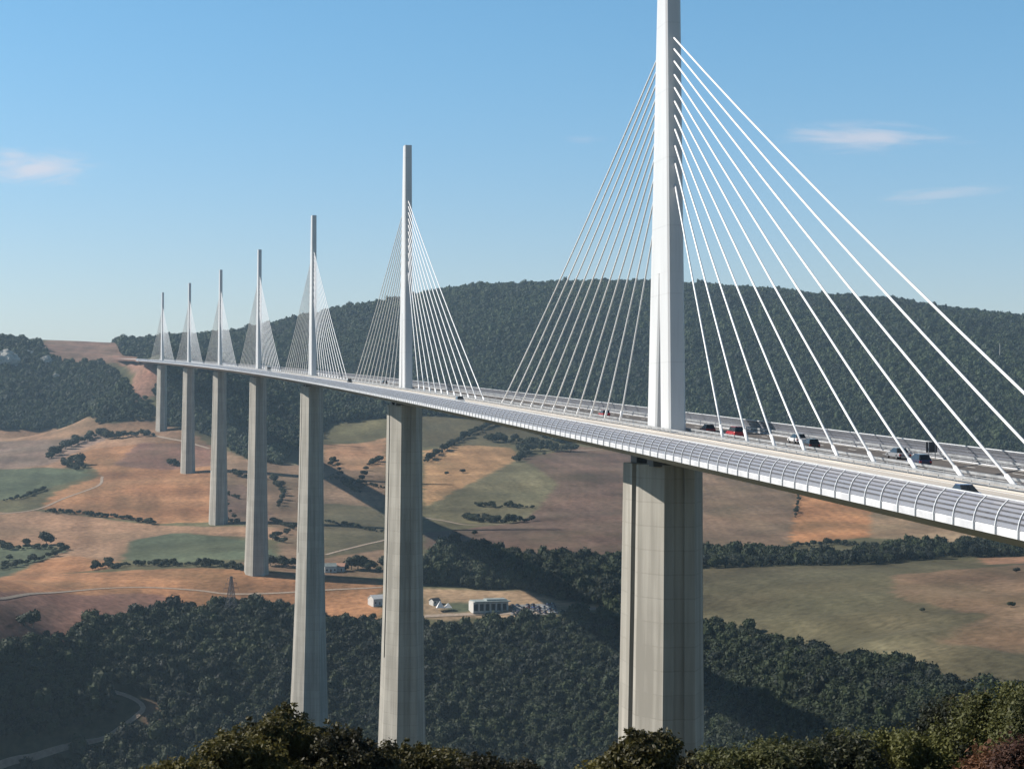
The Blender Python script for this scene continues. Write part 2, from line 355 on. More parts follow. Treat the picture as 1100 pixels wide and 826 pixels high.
# ------------------------------------------------------------------ terrain mesh with its land cover
ORANGE = (.36,.185,.095); TAN = (.31,.19,.12); PINK = (.25,.135,.10); PURPLE = (.15,.098,.074); GREEN = (.10,.12,.075)  # PURPLE: ploughed brown, darkened in place of shade on the right slope
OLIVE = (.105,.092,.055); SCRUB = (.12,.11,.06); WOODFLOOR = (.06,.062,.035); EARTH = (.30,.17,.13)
FIELDS = [
 (TAN, [(-90,462),(60,458),(170,452),(215,470),(225,480),(195,474),(140,478),(60,505),(-90,512)]),
 ((.24,.17,.135), [(-90,470),(60,472),(130,463),(90,482),(50,500),(0,505),(-90,509)]),
 (GREEN, [(-90,509),(50,502),(95,505),(95,512),(50,525),(20,535),(-90,548)]),
 (ORANGE, [(72,494),(100,482),(140,478),(160,476),(195,474),(228,480),(236,560),(170,562),(120,556),(45,547),(60,528),(108,511),(95,498)]),
 (PINK, [(150,476),(228,478),(232,500),(180,505),(120,500)]),
 (TAN, [(-90,552),(45,549),(120,558),(170,564),(300,566),(300,580),(190,572),(140,580),(132,600),(110,606),(75,600),(40,612),(0,625),(-90,640)]),
 (ORANGE, [(20,606),(75,596),(132,604),(110,612),(60,616),(-90,645),(-90,628)]),
 (GREEN, [(-90,588),(60,585),(72,592),(30,608),(-90,615)]),
 (GREEN, [(140,580),(190,572),(265,580),(310,600),(200,604),(165,606),(132,600)]),
 (ORANGE, [(-90,640),(60,616),(150,612),(250,611),(320,620),(410,622),(412,640),(408,668),(350,668),(330,655),(240,652),(180,658),(120,668),(60,690),(-90,708)]),
 (PINK, [(-90,652),(60,637),(150,636),(190,645),(180,656),(110,668),(60,688),(-90,706)]),
 ((.22,.145,.095), [(228,480),(320,500),(415,470),(415,620),(320,618),(250,606),(300,598),(300,566),(236,560)]),
 ((.38,.22,.13), [(345,478),(415,470),(415,500),(380,506),(350,498)]),
 (PURPLE, [(232,520),(262,520),(300,560),(236,558)]),
 (OLIVE, [(345,540),(415,545),(415,590),(345,600)]),
 (OLIVE, [(452,440),(560,445),(600,478),(545,480),(455,480)]),
 ((.38,.23,.12), [(455,484),(500,478),(548,481),(560,492),(520,512),(456,545)]),
 ((.16,.145,.085), [(560,492),(520,512),(456,545),(456,560),(600,560),(600,490)]),
 (PURPLE, [(560,492),(615,482),(690,488),(690,604),(520,592),(456,590),(456,572),(560,560),(600,520)]),
 ((.18,.122,.082), [(600,478),(760,484),(860,524),(846,586),(740,594),(690,604),(690,488),(615,482)]),
 ((.37,.185,.09), [(858,524),(938,540),(933,577),(848,584)]),
 ((.27,.19,.12), [(938,540),(1200,560),(1200,580),(1000,582),(933,577)]),
 (OLIVE, [(690,612),(757,609),(880,606),(1200,594),(1200,780),(1035,746),(905,714),(850,692),(760,672),(690,655)]),
 ((.19,.125,.08), [(960,618),(1200,600),(1200,690),(1080,700),(1010,690),(1060,662),(960,640)]),
 ((.30,.17,.11), [(1050,597),(1200,592),(1200,604),(1060,606)]),
 ((.36,.25,.16), [(452,632),(600,634),(670,648),(670,654),(600,656),(560,664),(452,664)]),
 (GREEN, [(480,646),(512,648),(512,658),(480,656)]),
 ((.24,.15,.115), [(40,378),(50,366),(125,361),(150,364),(128,390),(100,390),(60,386)]),
 (EARTH, [(128,388),(165,392),(172,404),(170,425),(150,432),(138,420),(146,402)]),
 ((.22,.14,.10), [(150,748),(170,756),(172,772),(156,782),(152,770),(158,760)]),
 (EARTH, [(150,384),(120,382),(126,389),(150,392)]),
]
FIELDS = [(c, hits(p)) for c, p in FIELDS]
W_NEAR = hits([(-90,706),(0,694),(60,689),(100,671),(160,662),(240,652),(330,655),(345,668),(410,673),(460,675),(520,674),(600,668),(660,662),(760,672),(850,692),(905,714),(975,718),(1035,746),(1190,775)])
q0 = at(1200, 800, 700); q1 = at(-120, 800, 880); W_NEAR += [(q0[0], q0[1]), (q1[0], q1[1])]
W_HILL = hits([(172,456),(232,472),(262,492),(300,500),(322,480),(350,456),(400,450),(440,448),(500,450),(545,456),(600,476),(680,472),(760,484),(900,495),(1190,515)])
W_HILL += [tuple(at(1230, 400, 3800)[:2]), tuple(at(120, 400, 4100)[:2])] + hits([(122,368),(135,384),(150,395),(168,420)])
W_LEFT = hits([(-90,463),(0,461),(60,461),(110,456),(165,452),(160,432),(140,424),(140,404),(126,394),(100,392),(60,388),(46,380)]) + [tuple(at(42,365,3100)[:2]), tuple(at(-90,365,3100)[:2])]
W_BAND = hits([(455,604),(480,588),(520,594),(560,600),(690,606),(690,654),(660,652),(600,646),(585,640),(560,634),(455,628)])
W_BAND2 = hits([(690,600),(757,594),(830,594),(870,599),(935,596),(960,588),(1010,588),(1190,580),(1190,594),(1020,599),(930,607),(757,610),(690,614)])

def axis(parts):
    out = []
    for a, b, st in parts: out += list(np.arange(a, b, st))
    return np.array(out + [parts[-1][1]])
XS = axis([(-4500,-700,120),(-700,-420,14),(-420,900,3.2),(900,1750,7),(1750,5500,120)])
YS = axis([(-1500,-340,60),(-340,640,10),(640,1620,2.6),(1620,2600,4.2),(2600,3900,8),(3900,8000,120)])
gx, gy = np.meshgrid(XS, YS)
gz = T(gx, gy)
jx = gx + wob(gx, gy, 28, 21)*4; jy = gy + wob(gx, gy, 34, 22)*5
cov = np.empty(gx.shape+(4,)); cov[...] = (*SCRUB, .2)
FUR = {ORANGE: .5, PURPLE: .8, TAN: .4, PINK: .4, (.18,.122,.082): 1.0, (.37,.185,.09): 1.3}
Dg = depth(gx, gy)
cov[Dg > 2600] = (*OLIVE, 1)
for c, poly in FIELDS:
    xs = [p[0] for p in poly]; ys = [p[1] for p in poly]
    ix = slice(np.searchsorted(XS, min(xs)-12), np.searchsorted(XS, max(xs)+12)); iy = slice(np.searchsorted(YS, min(ys)-12), np.searchsorted(YS, max(ys)+12))
    k = inside(jx[iy, ix], jy[iy, ix], poly); cov[iy, ix][k] = (*c, FUR.get(c, .2))
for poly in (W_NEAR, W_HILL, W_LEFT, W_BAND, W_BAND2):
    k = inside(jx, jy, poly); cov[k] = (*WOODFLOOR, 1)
for c, poly in (FIELDS[-3], FIELDS[-2], FIELDS[-1]):
    k = inside(jx, jy, poly); cov[k] = (*c, 1)
for _ in range(1):
    c_ = cov.copy(); cov[1:-1, 1:-1] = (c_[1:-1, 1:-1]*2 + c_[:-2, 1:-1] + c_[2:, 1:-1] + c_[1:-1, :-2] + c_[1:-1, 2:])/6
h1 = wob(gx, gy, 70, 41)[..., None]; h2 = wob(gx, gy, 27, 42)[..., None]; h3 = wob(gx, gy, 150, 43)[..., None]
cov[..., :3] = np.clip(cov[..., :3]*(1+.16*h1+.10*h2) * (1+h3*np.array([.05, 0, -.03])), .01, 1)
nx, ny = len(XS), len(YS)
me = bpy.data.meshes.new('ground')
me.vertices.add(nx*ny); me.vertices.foreach_set('co', np.stack([gx, gy, gz], 2).astype(np.float32).ravel())
i0 = (np.arange(ny-1)[:, None]*nx + np.arange(nx-1)[None]).ravel()
quads = np.stack([i0, i0+1, i0+nx+1, i0+nx], 1).astype(np.int32)
me.loops.add(quads.size); me.loops.foreach_set('vertex_index', quads.ravel())
me.polygons.add(len(quads)); me.polygons.foreach_set('loop_start', np.arange(0, quads.size, 4, dtype=np.int32))
me.polygons.foreach_set('loop_total', np.full(len(quads), 4, np.int32)); me.polygons.foreach_set('use_smooth', np.ones(len(quads), bool))
me.update(calc_edges=True); me.validate()
at_ = me.color_attributes.new('cover', 'FLOAT_COLOR', 'POINT'); at_.data.foreach_set('color', cov.astype(np.float32).ravel())
me.materials.append(M['ground'])
ground = bpy.data.objects.new('ground', me); COL.objects.link(ground); ground['kind'] = 'structure'

def ribbon(name, pts, w, mt, dz=.25, step=6, world=False):
    P = pts if world else hits(pts)
    Q = []
    for i in range(len(P)-1):
        a, b = np.array(P[i]), np.array(P[i+1]); p0 = np.array(P[i-1]) if i else 2*a-b; p3 = np.array(P[i+2]) if i+2 < len(P) else 2*b-a
        n = max(1, int(np.linalg.norm(b-a)/step))
        for k in range(n):
            t = k/n; Q.append(.5*((2*a)+(-p0+b)*t+(2*p0-5*a+4*b-p3)*t*t+(-p0+3*a-3*b+p3)*t**3))
    Q.append(np.array(P[-1])); Q = np.array(Q)
    tg = np.gradient(Q, axis=0); tg /= np.linalg.norm(tg, axis=1)[:, None]; nn = np.stack([-tg[:, 1], tg[:, 0]], 1)
    mb = MB(); offs = (-.5, -.25, 0, .25, .5); rows = []
    for o_ in offs:
        q = Q + nn*w*o_; z = T(q[:, 0], q[:, 1]) + dz; rows.append(np.column_stack([q, z]))
    mb.loft([[rows[k][i] for k in range(5)] for i in range(len(Q))], close=False, cap=False)
    o = mb.build(name, mt, fix=False); o['kind'] = 'structure'
    for p in o.data.polygons:
        pass
    return Q
# farm tracks in the valley
ribbon('path', [(-60,648),(0,643),(50,637),(100,633),(150,631),(210,634),(245,638),(300,637),(345,634),(410,631)], 2.8, M['gravel'])
ribbon('path', [(165,468),(180,471),(196,474),(225,482)], 5, M['gravel'])
ribbon('path', [(350,596),(372,590),(392,585),(410,581),(432,576)], 3.5, M['gravel'])
ribbon('path', [(456,556),(480,560),(505,564),(540,563)], 3, M['gravel'])
ribbon('path', [(-60,555),(0,552),(40,547),(70,535),(105,522),(110,512)], 3, M['gravel'])
ribbon('path', [(456,662),(500,660),(545,659),(600,657),(660,652),(680,652)], 5, M['gravel'], .3)
ribbon('path', [(620,484),(660,482),(700,478)], 4, M['gravel'])
ROADP = [(-60,836),(0,822),(40,812),(80,800),(112,793),(132,780),(148,768),(154,760),(146,752),(132,746),(117,742)]
ROADQ = ribbon('road', ROADP, 3.2, M['gravel'], .35, 3)
CLEAR = hits([(-60,836),(-20,812),(40,798),(90,784),(122,768),(130,758),(112,746),(112,738),(150,746),(170,756),(172,770),(156,782),(118,797),(60,817),(0,834)])

# ------------------------------------------------------------------ the viaduct
root = empty('viaduct', (0, 0, -98.7), 'long white cable-stayed road viaduct on seven tall concrete piers across the valley', 'bridge')
RO = (0, 0, -98.7)
SL = [-196, -180, -160, -140, -120, -100] + list(np.arange(-80, 2257, 16))
def loftb(mb, prof, ss, close=True, cap=True):
    mb.loft([[br(s, la, dz) for la, dz in prof] for s in ss], close, cap)
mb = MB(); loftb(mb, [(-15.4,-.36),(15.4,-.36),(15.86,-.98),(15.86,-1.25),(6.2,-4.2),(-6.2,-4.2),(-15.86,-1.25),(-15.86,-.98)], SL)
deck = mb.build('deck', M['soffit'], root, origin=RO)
def sub(mb, name, mt, par, **k): return mb.build(name, mt, par, origin=RO, **k)
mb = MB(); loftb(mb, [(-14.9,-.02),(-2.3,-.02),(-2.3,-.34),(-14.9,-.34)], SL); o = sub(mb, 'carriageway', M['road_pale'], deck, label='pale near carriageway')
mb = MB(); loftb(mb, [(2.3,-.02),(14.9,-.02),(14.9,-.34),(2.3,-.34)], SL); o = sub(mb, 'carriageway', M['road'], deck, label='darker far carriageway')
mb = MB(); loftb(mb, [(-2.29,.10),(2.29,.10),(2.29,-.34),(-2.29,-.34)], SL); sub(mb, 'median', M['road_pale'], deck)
for sg in (-1, 1):
    mb = MB(); loftb(mb, [(sg*14.92,.12),(sg*15.3,.12),(sg*15.6,-.33),(sg*15.94,-.86),(sg*15.94,-1.45),(sg*15.88,-1.45),(sg*15.88,-.92),(sg*15.45,-.345),(sg*14.92,-.34)], SL)
    sub(mb, 'fascia', M['fascia'], deck)
mb = MB()
for la in (-14.2, -3.2, 3.2, 14.2): loftb(mb, [(la-.12,-.008),(la+.12,-.008),(la+.12,-.019),(la-.12,-.019)], SL)
for la in (-11.2, -7.4, 7.4, 11.2):
    s = -190.0
    while s < 900:
        loftb(mb, [(la-.09,-.008),(la+.09,-.008),(la+.09,-.019),(la-.09,-.019)], [s, s+3.0]); s += 13
sub(mb, 'lane_marking', M['paint'], deck)
for la in (-14.95, -2.15, 2.15, 14.95):
    mb = MB(); loftb(mb, [(la-.10,.50),(la+.10,.50),(la+.10,.78),(la-.10,.78)], SL)
    loftb(mb, [(la-.05,.26),(la+.05,.26),(la+.05,.34),(la-.05,.34)], SL)
    s = -190.0
    while s < 700:
        x, y, z = br(s, la, .35); mb.box((x, y, z), (.1, .1, .62)); s += 4.17
    sub(mb, 'guard_rail', M['galv'], deck)
# wind screens
PROF = [(-16.0,-1.42),(-15.99,-.78),(-15.88,-.18),(-15.70,.32),(-15.45,.74),(-15.14,1.09),(-14.82,1.39)]
PROF_FAR = [(a, b if b < 0 else b*1.42) for a, b in PROF]; PROF_NEAR = PROF
def prof_at(t):
    k = min(int(t), len(PROF)-2); f = t-k
    return tuple(PROF[k][i]*(1-f)+PROF[k+1][i]*f for i in (0, 1))
def post_mb(mb, s, sg, w=.12):
    r = []
    for i, (la, dz) in enumerate(PROF):
        a = PROF[max(i-1, 0)]; b = PROF[min(i+1, len(PROF)-1)]
        tx, tz = b[0]-a[0], b[1]-a[1]; l = math.hypot(tx, tz); nx_, nz_ = -tz/l, tx/l   # outward
        d0, d1 = -.02, .11 if i < 5 else .08
        r.append([br(s-w/2, sg*-(la+nx_*d1), dz+nz_*d1), br(s+w/2, sg*-(la+nx_*d1), dz+nz_*d1), br(s+w/2, sg*-(la+nx_*d0), dz+nz_*d0), br(s-w/2, sg*-(la+nx_*d0), dz+nz_*d0)])
    mb.loft(r)
for sg in (-1, 1):
    PROF = PROF_FAR if sg > 0 else PROF_NEAR
    mb = MB()
    for t0, t1 in ((1.15,1.80),(1.98,2.60),(2.78,3.40),(3.60,4.25),(4.48,5.15),(5.4,5.95)):
        a = prof_at(t0); b = prof_at(t1); tx, tz = b[0]-a[0], b[1]-a[1]; l = math.hypot(tx, tz); nx_, nz_ = -tz/l*.03, tx/l*.03
        ss = SL
        loftb(mb, [(-sg*-1*0 + -sg*-(a[0]) if False else (sg*-a[0]), a[1]), (sg*-b[0], b[1]), (sg*-(b[0]-nx_), b[1]-nz_), (sg*-(a[0]-nx_), a[1]-nz_)], ss)
    ws = sub(mb, 'wind_screen', M['screen'], root)
    mb = MB()
    for t_ in (1.89, 2.69, 3.50, 4.37, 5.28):  # added dark strips stand in for the darkness seen through the slat gaps
        la, dz = prof_at(t_); loftb(mb, [(sg*-(la-.03), dz-.08), (sg*-(la+.03), dz-.08), (sg*-(la+.03), dz+.08), (sg*-(la-.03), dz+.08)], SL)
    sub(mb, 'slat_gap_shade', M['gap_shade'], ws)
    mb = MB(); la, dz = PROF[-1]; loftb(mb, [(sg*-(la-.06), dz), (sg*-(la+.06), dz), (sg*-(la+.06), dz+.10), (sg*-(la-.06), dz+.10)], SL); sub(mb, 'top_rail', M['post'], ws)
    rest = MB(); n = 0; s = -192.0
    while s < 2250:
        if sg < 0 and n < 100 and s > -176:
            p = MB(); post_mb(p, s, sg); o_ = br(s, sg*16, 0); po = p.build('post', M['post'], ws, origin=o_); po.location = (o_[0]-RO[0]+RO[0]*0, o_[1], o_[2]-RO[2]); n += 1
        else: post_mb(rest, s, sg, .14 if s < 700 else .3)
        s += 4.17 if s < 1100 else 8.34
    r_ = sub(rest, 'post', M['post'], ws); r_['kind'] = 'stuff'
# piers
HP = [94.5, 245, 221, 144.2, 136.4, 111.9, 77.6]
def pier_outline(d, T0, part, s0, zt):
    k = T0/11.2; kl = 1+.0016*d
    e, c, cl = 2.6*k, 3.0*k, 5.5*kl; sn, sf, clf, gap = 1.6*kl, 6.3*kl, 1.6*kl, 1.5
    W = e+c
    if part == 'near':
        pl = [(-W,-gap),( -W,-gap-sn),(-e,-gap-sn-cl),(-e*.34,-gap-sn-cl),(-e*.34,-gap-sn-cl+.45),(e*.34,-gap-sn-cl+.45),(e*.34,-gap-sn-cl),(e,-gap-sn-cl),(W,-gap-sn),(W,-gap)]
    elif part == 'far':
        pl = [(W,gap),(W,gap+sf),(e,gap+sf+clf),(-e,gap+sf+clf),(-W,gap+sf),(-W,gap)]
    else:
        pl = [(-W,gap+sf),(-W,-gap-sn),(-e,-gap-sn-cl),(-e*.34,-gap-sn-cl),(-e*.34,-gap-sn-cl+.45),(e*.34,-gap-sn-cl+.45),(e*.34,-gap-sn-cl),(e,-gap-sn-cl),(W,-gap-sn),(W,gap+sf),(e,gap+sf+clf),(-e,gap+sf+clf)]
    a = s0/RAD; ca, sa = math.cos(a), math.sin(a); x0, y0, z0 = br(s0)
    return [(x0+u*ca-v*sa, y0+u*sa+v*ca, zt-d) for u, v in pl]
def TD(d): return 11.2+.012*d+.00019*d*d
HM = [67.3,65.4,63.3,61,58.8,56.5,54.1,51.8,49.1,46.2,42.5][::-1]
for i in range(7):
    s0 = 342.0*i; x0, y0, z0 = br(s0); h = HP[i]; zt = z0-5.6
    pm = MB(); split = min(90, h+8)
    dd = [0, 25, 50, 75, split]
    for part in ('near', 'far'): pm.loft([pier_outline(d, TD(d), part, s0, zt) for d in dd])
    if h > 92:
        dd = [split+.02] + list(np.linspace(split+15, h+12, 8))
        pm.loft([pier_outline(d, TD(d), 'whole', s0, zt) for d in dd])
    pier = sub(pm, 'pier', M['concrete'], root)
    a = s0/RAD
    for v in (-6, 5.2):
        x, y, z = br(s0+v, 0, -4.95); hb = MB(); hb.box((x, y, z), (8.8, 4.2, 1.48), a); sub(hb, 'bearing', M['sign_back'], pier)
    # mast: inverted V along the bridge
    def mring(hh, lo, hi, w):
        b = .32; pl = [(-w/2+b,lo),(w/2-b,lo),(w/2,lo+b),(w/2,hi-b),(w/2-b,hi),(-w/2+b,hi),(-w/2,hi-b),(-w/2,lo+b)]
        ca, sa = math.cos(a), math.sin(a)
        return [(x0+u*ca-v*sa, y0+u*sa+v*ca, z0+hh) for u, v in pl]
    def Lm(hh): return 14.6-.117*hh
    mm = MB()
    H1 = 27.0
    for sgn in (-1, 1):
        rr = []
        for hh in (-.3, 8, 16, 22, H1):
            half = Lm(max(hh, 0))/2; g = max(.02, 1.75*(1-max(hh, 0)/H1)+.02)
            lo, hi = (-half, -g) if sgn < 0 else (g, half)
            rr.append(mring(hh, lo, hi, 2.95-.004*hh))
        mm.loft(rr)
    mm.loft([mring(hh, -Lm(hh)/2, Lm(hh)/2, 2.95-.004*hh) for hh in (H1+.01, 45, 60, 73, 87.2)])
    mast = sub(mm, 'mast', M['white_steel'], root)
    for sgn in (-1, 1):
        for k in range(11):
            hh = HM[k]; p = br(s0 + sgn*(Lm(hh)/2-.5), 0, 0); p = (p[0], p[1], z0+hh)
            q = br(s0 + sgn*(33.2+12.51*k), 0, .15)
            # a shallow sag
            P = [Vector(p).lerp(Vector(q), t) - Vector((0, 0, (1.1*k/10+.2)*4*t*(1-t))) for t in np.linspace(0, 1, 9)]
            sm = MB(); sm.path(P, [.155]*9, 8); d_ = (Vector(q)-P[-2]).normalized()
            sm.tube(Vector(q)-d_*2.6, q, .24, .26, 8)
            sub(sm, 'stay_cable', M['stay'], mast, smooth=True)
# motorway sign on the far carriageway edge and others standing on the deck
def deck_at(px, lat):
    lo, hi = -190.0, 2300.0
    for _ in range(60):
        m_ = (lo+hi)/2; P = np.array(br(m_, lat))-CAM; x = 550+F_PX*(P@_R)/(P@_F)
        if x > px: lo = m_
        else: hi = m_
    return m_
s = deck_at(1001, 13.2); x, y, z = br(s, 13.2, -.02)
sg_ = empty('road_sign', (x, y, z), 'dark square motorway sign seen from behind beside the far wind screen', 'road sign')
mb = MB(); mb.tube((-.45,0,0), (-.45,0,2.2), .06, .06, 8); mb.build('pole', M['galv'], sg_); mb = MB(); mb.tube((.45,0,0), (.45,0,2.2), .06, .06, 8); mb.build('pole', M['galv'], sg_)
mb = MB(); mb.box((0, .12, 1.55), (1.5, .06, 1.4)); mb.build('panel', M['sign_back'], sg_)

# ------------------------------------------------------------------ vehicles
def car_proto(paint_m, kind='hatch'):
    r = bpy.data.objects.new('car', None); COL.objects.link(r)
    L_, W_ = {'hatch': (4.1,1.72), 'saloon': (4.6,1.78), 'suv': (4.7,1.88), 'van': (5.2,2.0)}[kind]
    h1 = {'hatch': .86, 'saloon': .84, 'suv': 1.02, 'van': 1.1}[kind]; h2 = {'hatch': 1.45, 'saloon': 1.42, 'suv': 1.75, 'van': 2.15}[kind]
    y0, y1 = -L_/2, L_/2
    prof = [(y0,.35),(y0,h1-.12),(y0+.15,h1),(y1-1.0,h1),(y1-.12,h1-.2),(y1,.5),(y1-.05,.3)]
    mb = MB()
    def prism(pr, w0, w1, lo, hi):
        rr = []
        for xx, ins in ((-w0/2,.10),(-w0/2+.10,0),(w0/2-.10,0),(w0/2,.10)):
            cy = sum(p[0] for p in pr)/len(pr); cz = sum(p[1] for p in pr)/len(pr)
            ring = []
            for (yy, zz) in pr:
                t = 1-ins/1.6; x_ = xx
                if zz > lo: x_ = xx*(1-(1-w1/w0)*min(1, (zz-lo)/max(hi-lo, .01)))
                ring.append((x_, cy+(yy-cy)*t, cz+(zz-cz)*t))
            rr.append(ring)
        mb.loft(rr)
    prism(prof, W_, W_, 9, 10); mb.build('body', paint_m, r)
    cab = {'hatch': [(y0+.12,h1-.02),(y0+.45,h2),(y1-1.95,h2),(y1-1.05,h1-.02)],
           'saloon': [(y0+.75,h1-.02),(y0+1.35,h2),(y1-2.1,h2),(y1-1.15,h1-.02)],
           'suv': [(y0+.1,h1-.02),(y0+.3,h2),(y1-1.8,h2),(y1-1.05,h1-.02)],
           'van': [(y0+.05,h1-.02),(y0+.08,h2),(y1-1.3,h2),(y1-.55,h1-.02)]}[kind]
    mb = MB(); prism(cab, W_-.12, W_-.5, h1, h2); mb.build('window', M['dark_glass'] if kind != 'van' else paint_m, r)
    mb = MB(); ya, yb = cab[1][0], cab[2][0]; mb.box((0, (ya+yb)/2, h2+.0), (W_-.52, yb-ya-.05, .07)); mb.build('roof', paint_m, r)
    for yy in (y0+.8, y1-.82):
        for sx in (-1, 1):
            mb = MB(); mb.tube((sx*(W_/2-.2), yy, .33), (sx*(W_/2+.02), yy, .33), .33, .33, 14); w = mb.build('wheel', M['black'], r)
            mb = MB(); mb.tube((sx*(W_/2-.1), yy, .33), (sx*(W_/2+.035), yy, .33), .19, .19, 10); mb.build('rim', M['rim'], w)
    for sx in (-1, 1):
        mb = MB(); mb.box((sx*(W_/2-.28), y1-.02, h1-.3), (.34, .10, .14)); mb.build('headlight', M['lamp_white'], r)
        mb = MB(); mb.box((sx*(W_/2-.2), y0-.0, h1-.24), (.26, .09, .22)); mb.build('tail_light', M['lamp_red'], r)
    return r
P_RED = paint('red_paint', (.42,.02,.03)); P_MAR = paint('maroon_paint', (.20,.02,.03)); P_BLK = paint('black_paint', (.018,.018,.022)); P_WHT = paint('white_paint', (.75,.75,.75))
P_GRY = paint('grey_paint', (.25,.26,.28)); P_BLU = paint('blue_paint', (.03,.06,.22)); P_SIL = paint('silver_paint', (.5,.51,.52)); P_NVY = paint('navy_paint', (.02,.03,.08))
def put_on_deck(px, lat, kind, pm, label, name='car', back=False):
    s = deck_at(px, lat); x, y, z = br(s, lat, -.02)
    r = car_proto(pm, kind); r.name = name; r.location = (x, y, z); r.rotation_euler = (SLOPE*(1 if not back else -1), 0, s/RAD + (PI if back else 0))
    tag(r, label, 'van' if kind == 'van' else 'car', 'vehicles on the viaduct')
put_on_deck(790, 5.4, 'suv', P_RED, 'red van on the far carriageway just right of the nearest mast', 'van')
put_on_deck(760, 5.4, 'hatch', P_MAR, 'dark red car close behind the red van near the mast foot')
put_on_deck(870, 5.4, 'hatch', P_BLK, 'black car on the far carriageway halfway along the nearest stays')
put_on_deck(856, 9.2, 'hatch', P_WHT, 'small white car just past the black one on the far carriageway')
put_on_deck(987, 5.4, 'hatch', P_NVY, 'dark navy car below the square road sign')
put_on_deck(965, 9.0, 'saloon', P_GRY, 'grey car in the outer lane beside the navy car')
put_on_deck(1037, -11.2, 'saloon', P_BLU, 'blue car on the near carriageway seen through the wind screen', back=True)
put_on_deck(649, 5.4, 'hatch', P_RED, 'red and black car on the far carriageway left of the nearest mast')
put_on_deck(494, -9.3, 'suv', P_SIL, 'silver car on the deck right of the second mast', back=True)
put_on_deck(413, 5.4, 'suv', P_BLK, 'black car just left of the second mast')
put_on_deck(375.5, -5.5, 'suv', P_BLK, 'tiny black car at the end of the stays of the third mast', back=True)
# a lorry far off
s = deck_at(288, -9.3); x, y, z = br(s, -9.3, -.02)
lr = empty('lorry', (x, y, z), 'white lorry far along the deck right of the fourth mast', 'lorry', 'vehicles on the viaduct', s/RAD)
mb = MB(); mb.box((0, 1.2, 2.45), (2.5, 11.5, 2.9)); mb.build('cargo_box', P_WHT, lr)
mb = MB(); mb.box((0, -6.0, 1.9), (2.4, 2.1, 2.7)); cb = mb.build('cab', P_SIL, lr); mb = MB(); mb.box((0, -7.08, 2.5), (2.1, .06, .9)); mb.build('window', M['dark_glass'], cb)
for yy in (-5.6, 3.0, 4.4, 5.8):
    for sx in (-1, 1):
        mb = MB(); mb.tube((sx*.9, yy, .5), (sx*1.22, yy, .5), .5, .5, 12); mb.build('wheel', M['black'], lr)

# ------------------------------------------------------------------ crown shapes
def crown_mesh(name, seed, nleaf, mt, size=.16, lobes=7, flat=.85, core=True):
    r = np.random.default_rng(seed)
    L0 = []
    for k in range(lobes):
        a = r.uniform(0, 2*PI); q = r.uniform(.15, .62) if k else 0
        L0.append((q*math.cos(a), q*math.sin(a), r.uniform(-.25, .4) if k else .1, r.uniform(.38, .6) if k else .68))
    V = []; Fc = []
    # leaf clumps: small random quads on and in the lobes
    for i in range(nleaf):
        l = L0[r.integers(lobes)]
        d = r.normal(size=3); d /= np.linalg.norm(d)
        if d[2] < -.5: d[2] *= -.6
        rad = l[3]*r.uniform(.78, 1.1); c = np.array([l[0], l[1], l[2]*flat]) + d*rad*np.array([1, 1, flat])
        nrm = d + r.normal(size=3)*.55; nrm /= np.linalg.norm(nrm)
        u = np.cross(nrm, r.normal(size=3)); u /= np.linalg.norm(u); w = np.cross(nrm, u)
        sz = size*r.uniform(.5, 1.25); n0 = len(V)
        V += [c-u*sz*.9-w*sz*.3, c-w*sz*r.uniform(.5,1), c+u*sz-w*sz*.1, c+w*sz*r.uniform(.5,1)]
        Fc.append((n0, n0+1, n0+2, n0+3))
    if core:
        for l in L0:
            b = bmesh.new(); bmesh.ops.create_icosphere(b, subdivisions=1, radius=l[3]*.86); n0 = len(V)
            for v in b.verts:
                V.append(np.array([l[0]+v.co.x, l[1]+v.co.y, (l[2]+v.co.z)*flat]) + r.normal(size=3)*.05)
            for f in b.faces: Fc.append(tuple(v.index+n0 for v in f.verts))
            b.free()
    V = np.array(V); V[:, 2] += .78
    me = bpy.data.meshes.new(name); me.from_pydata([tuple(v) for v in V], [], Fc); me.materials.append(mt); me.update(); return me

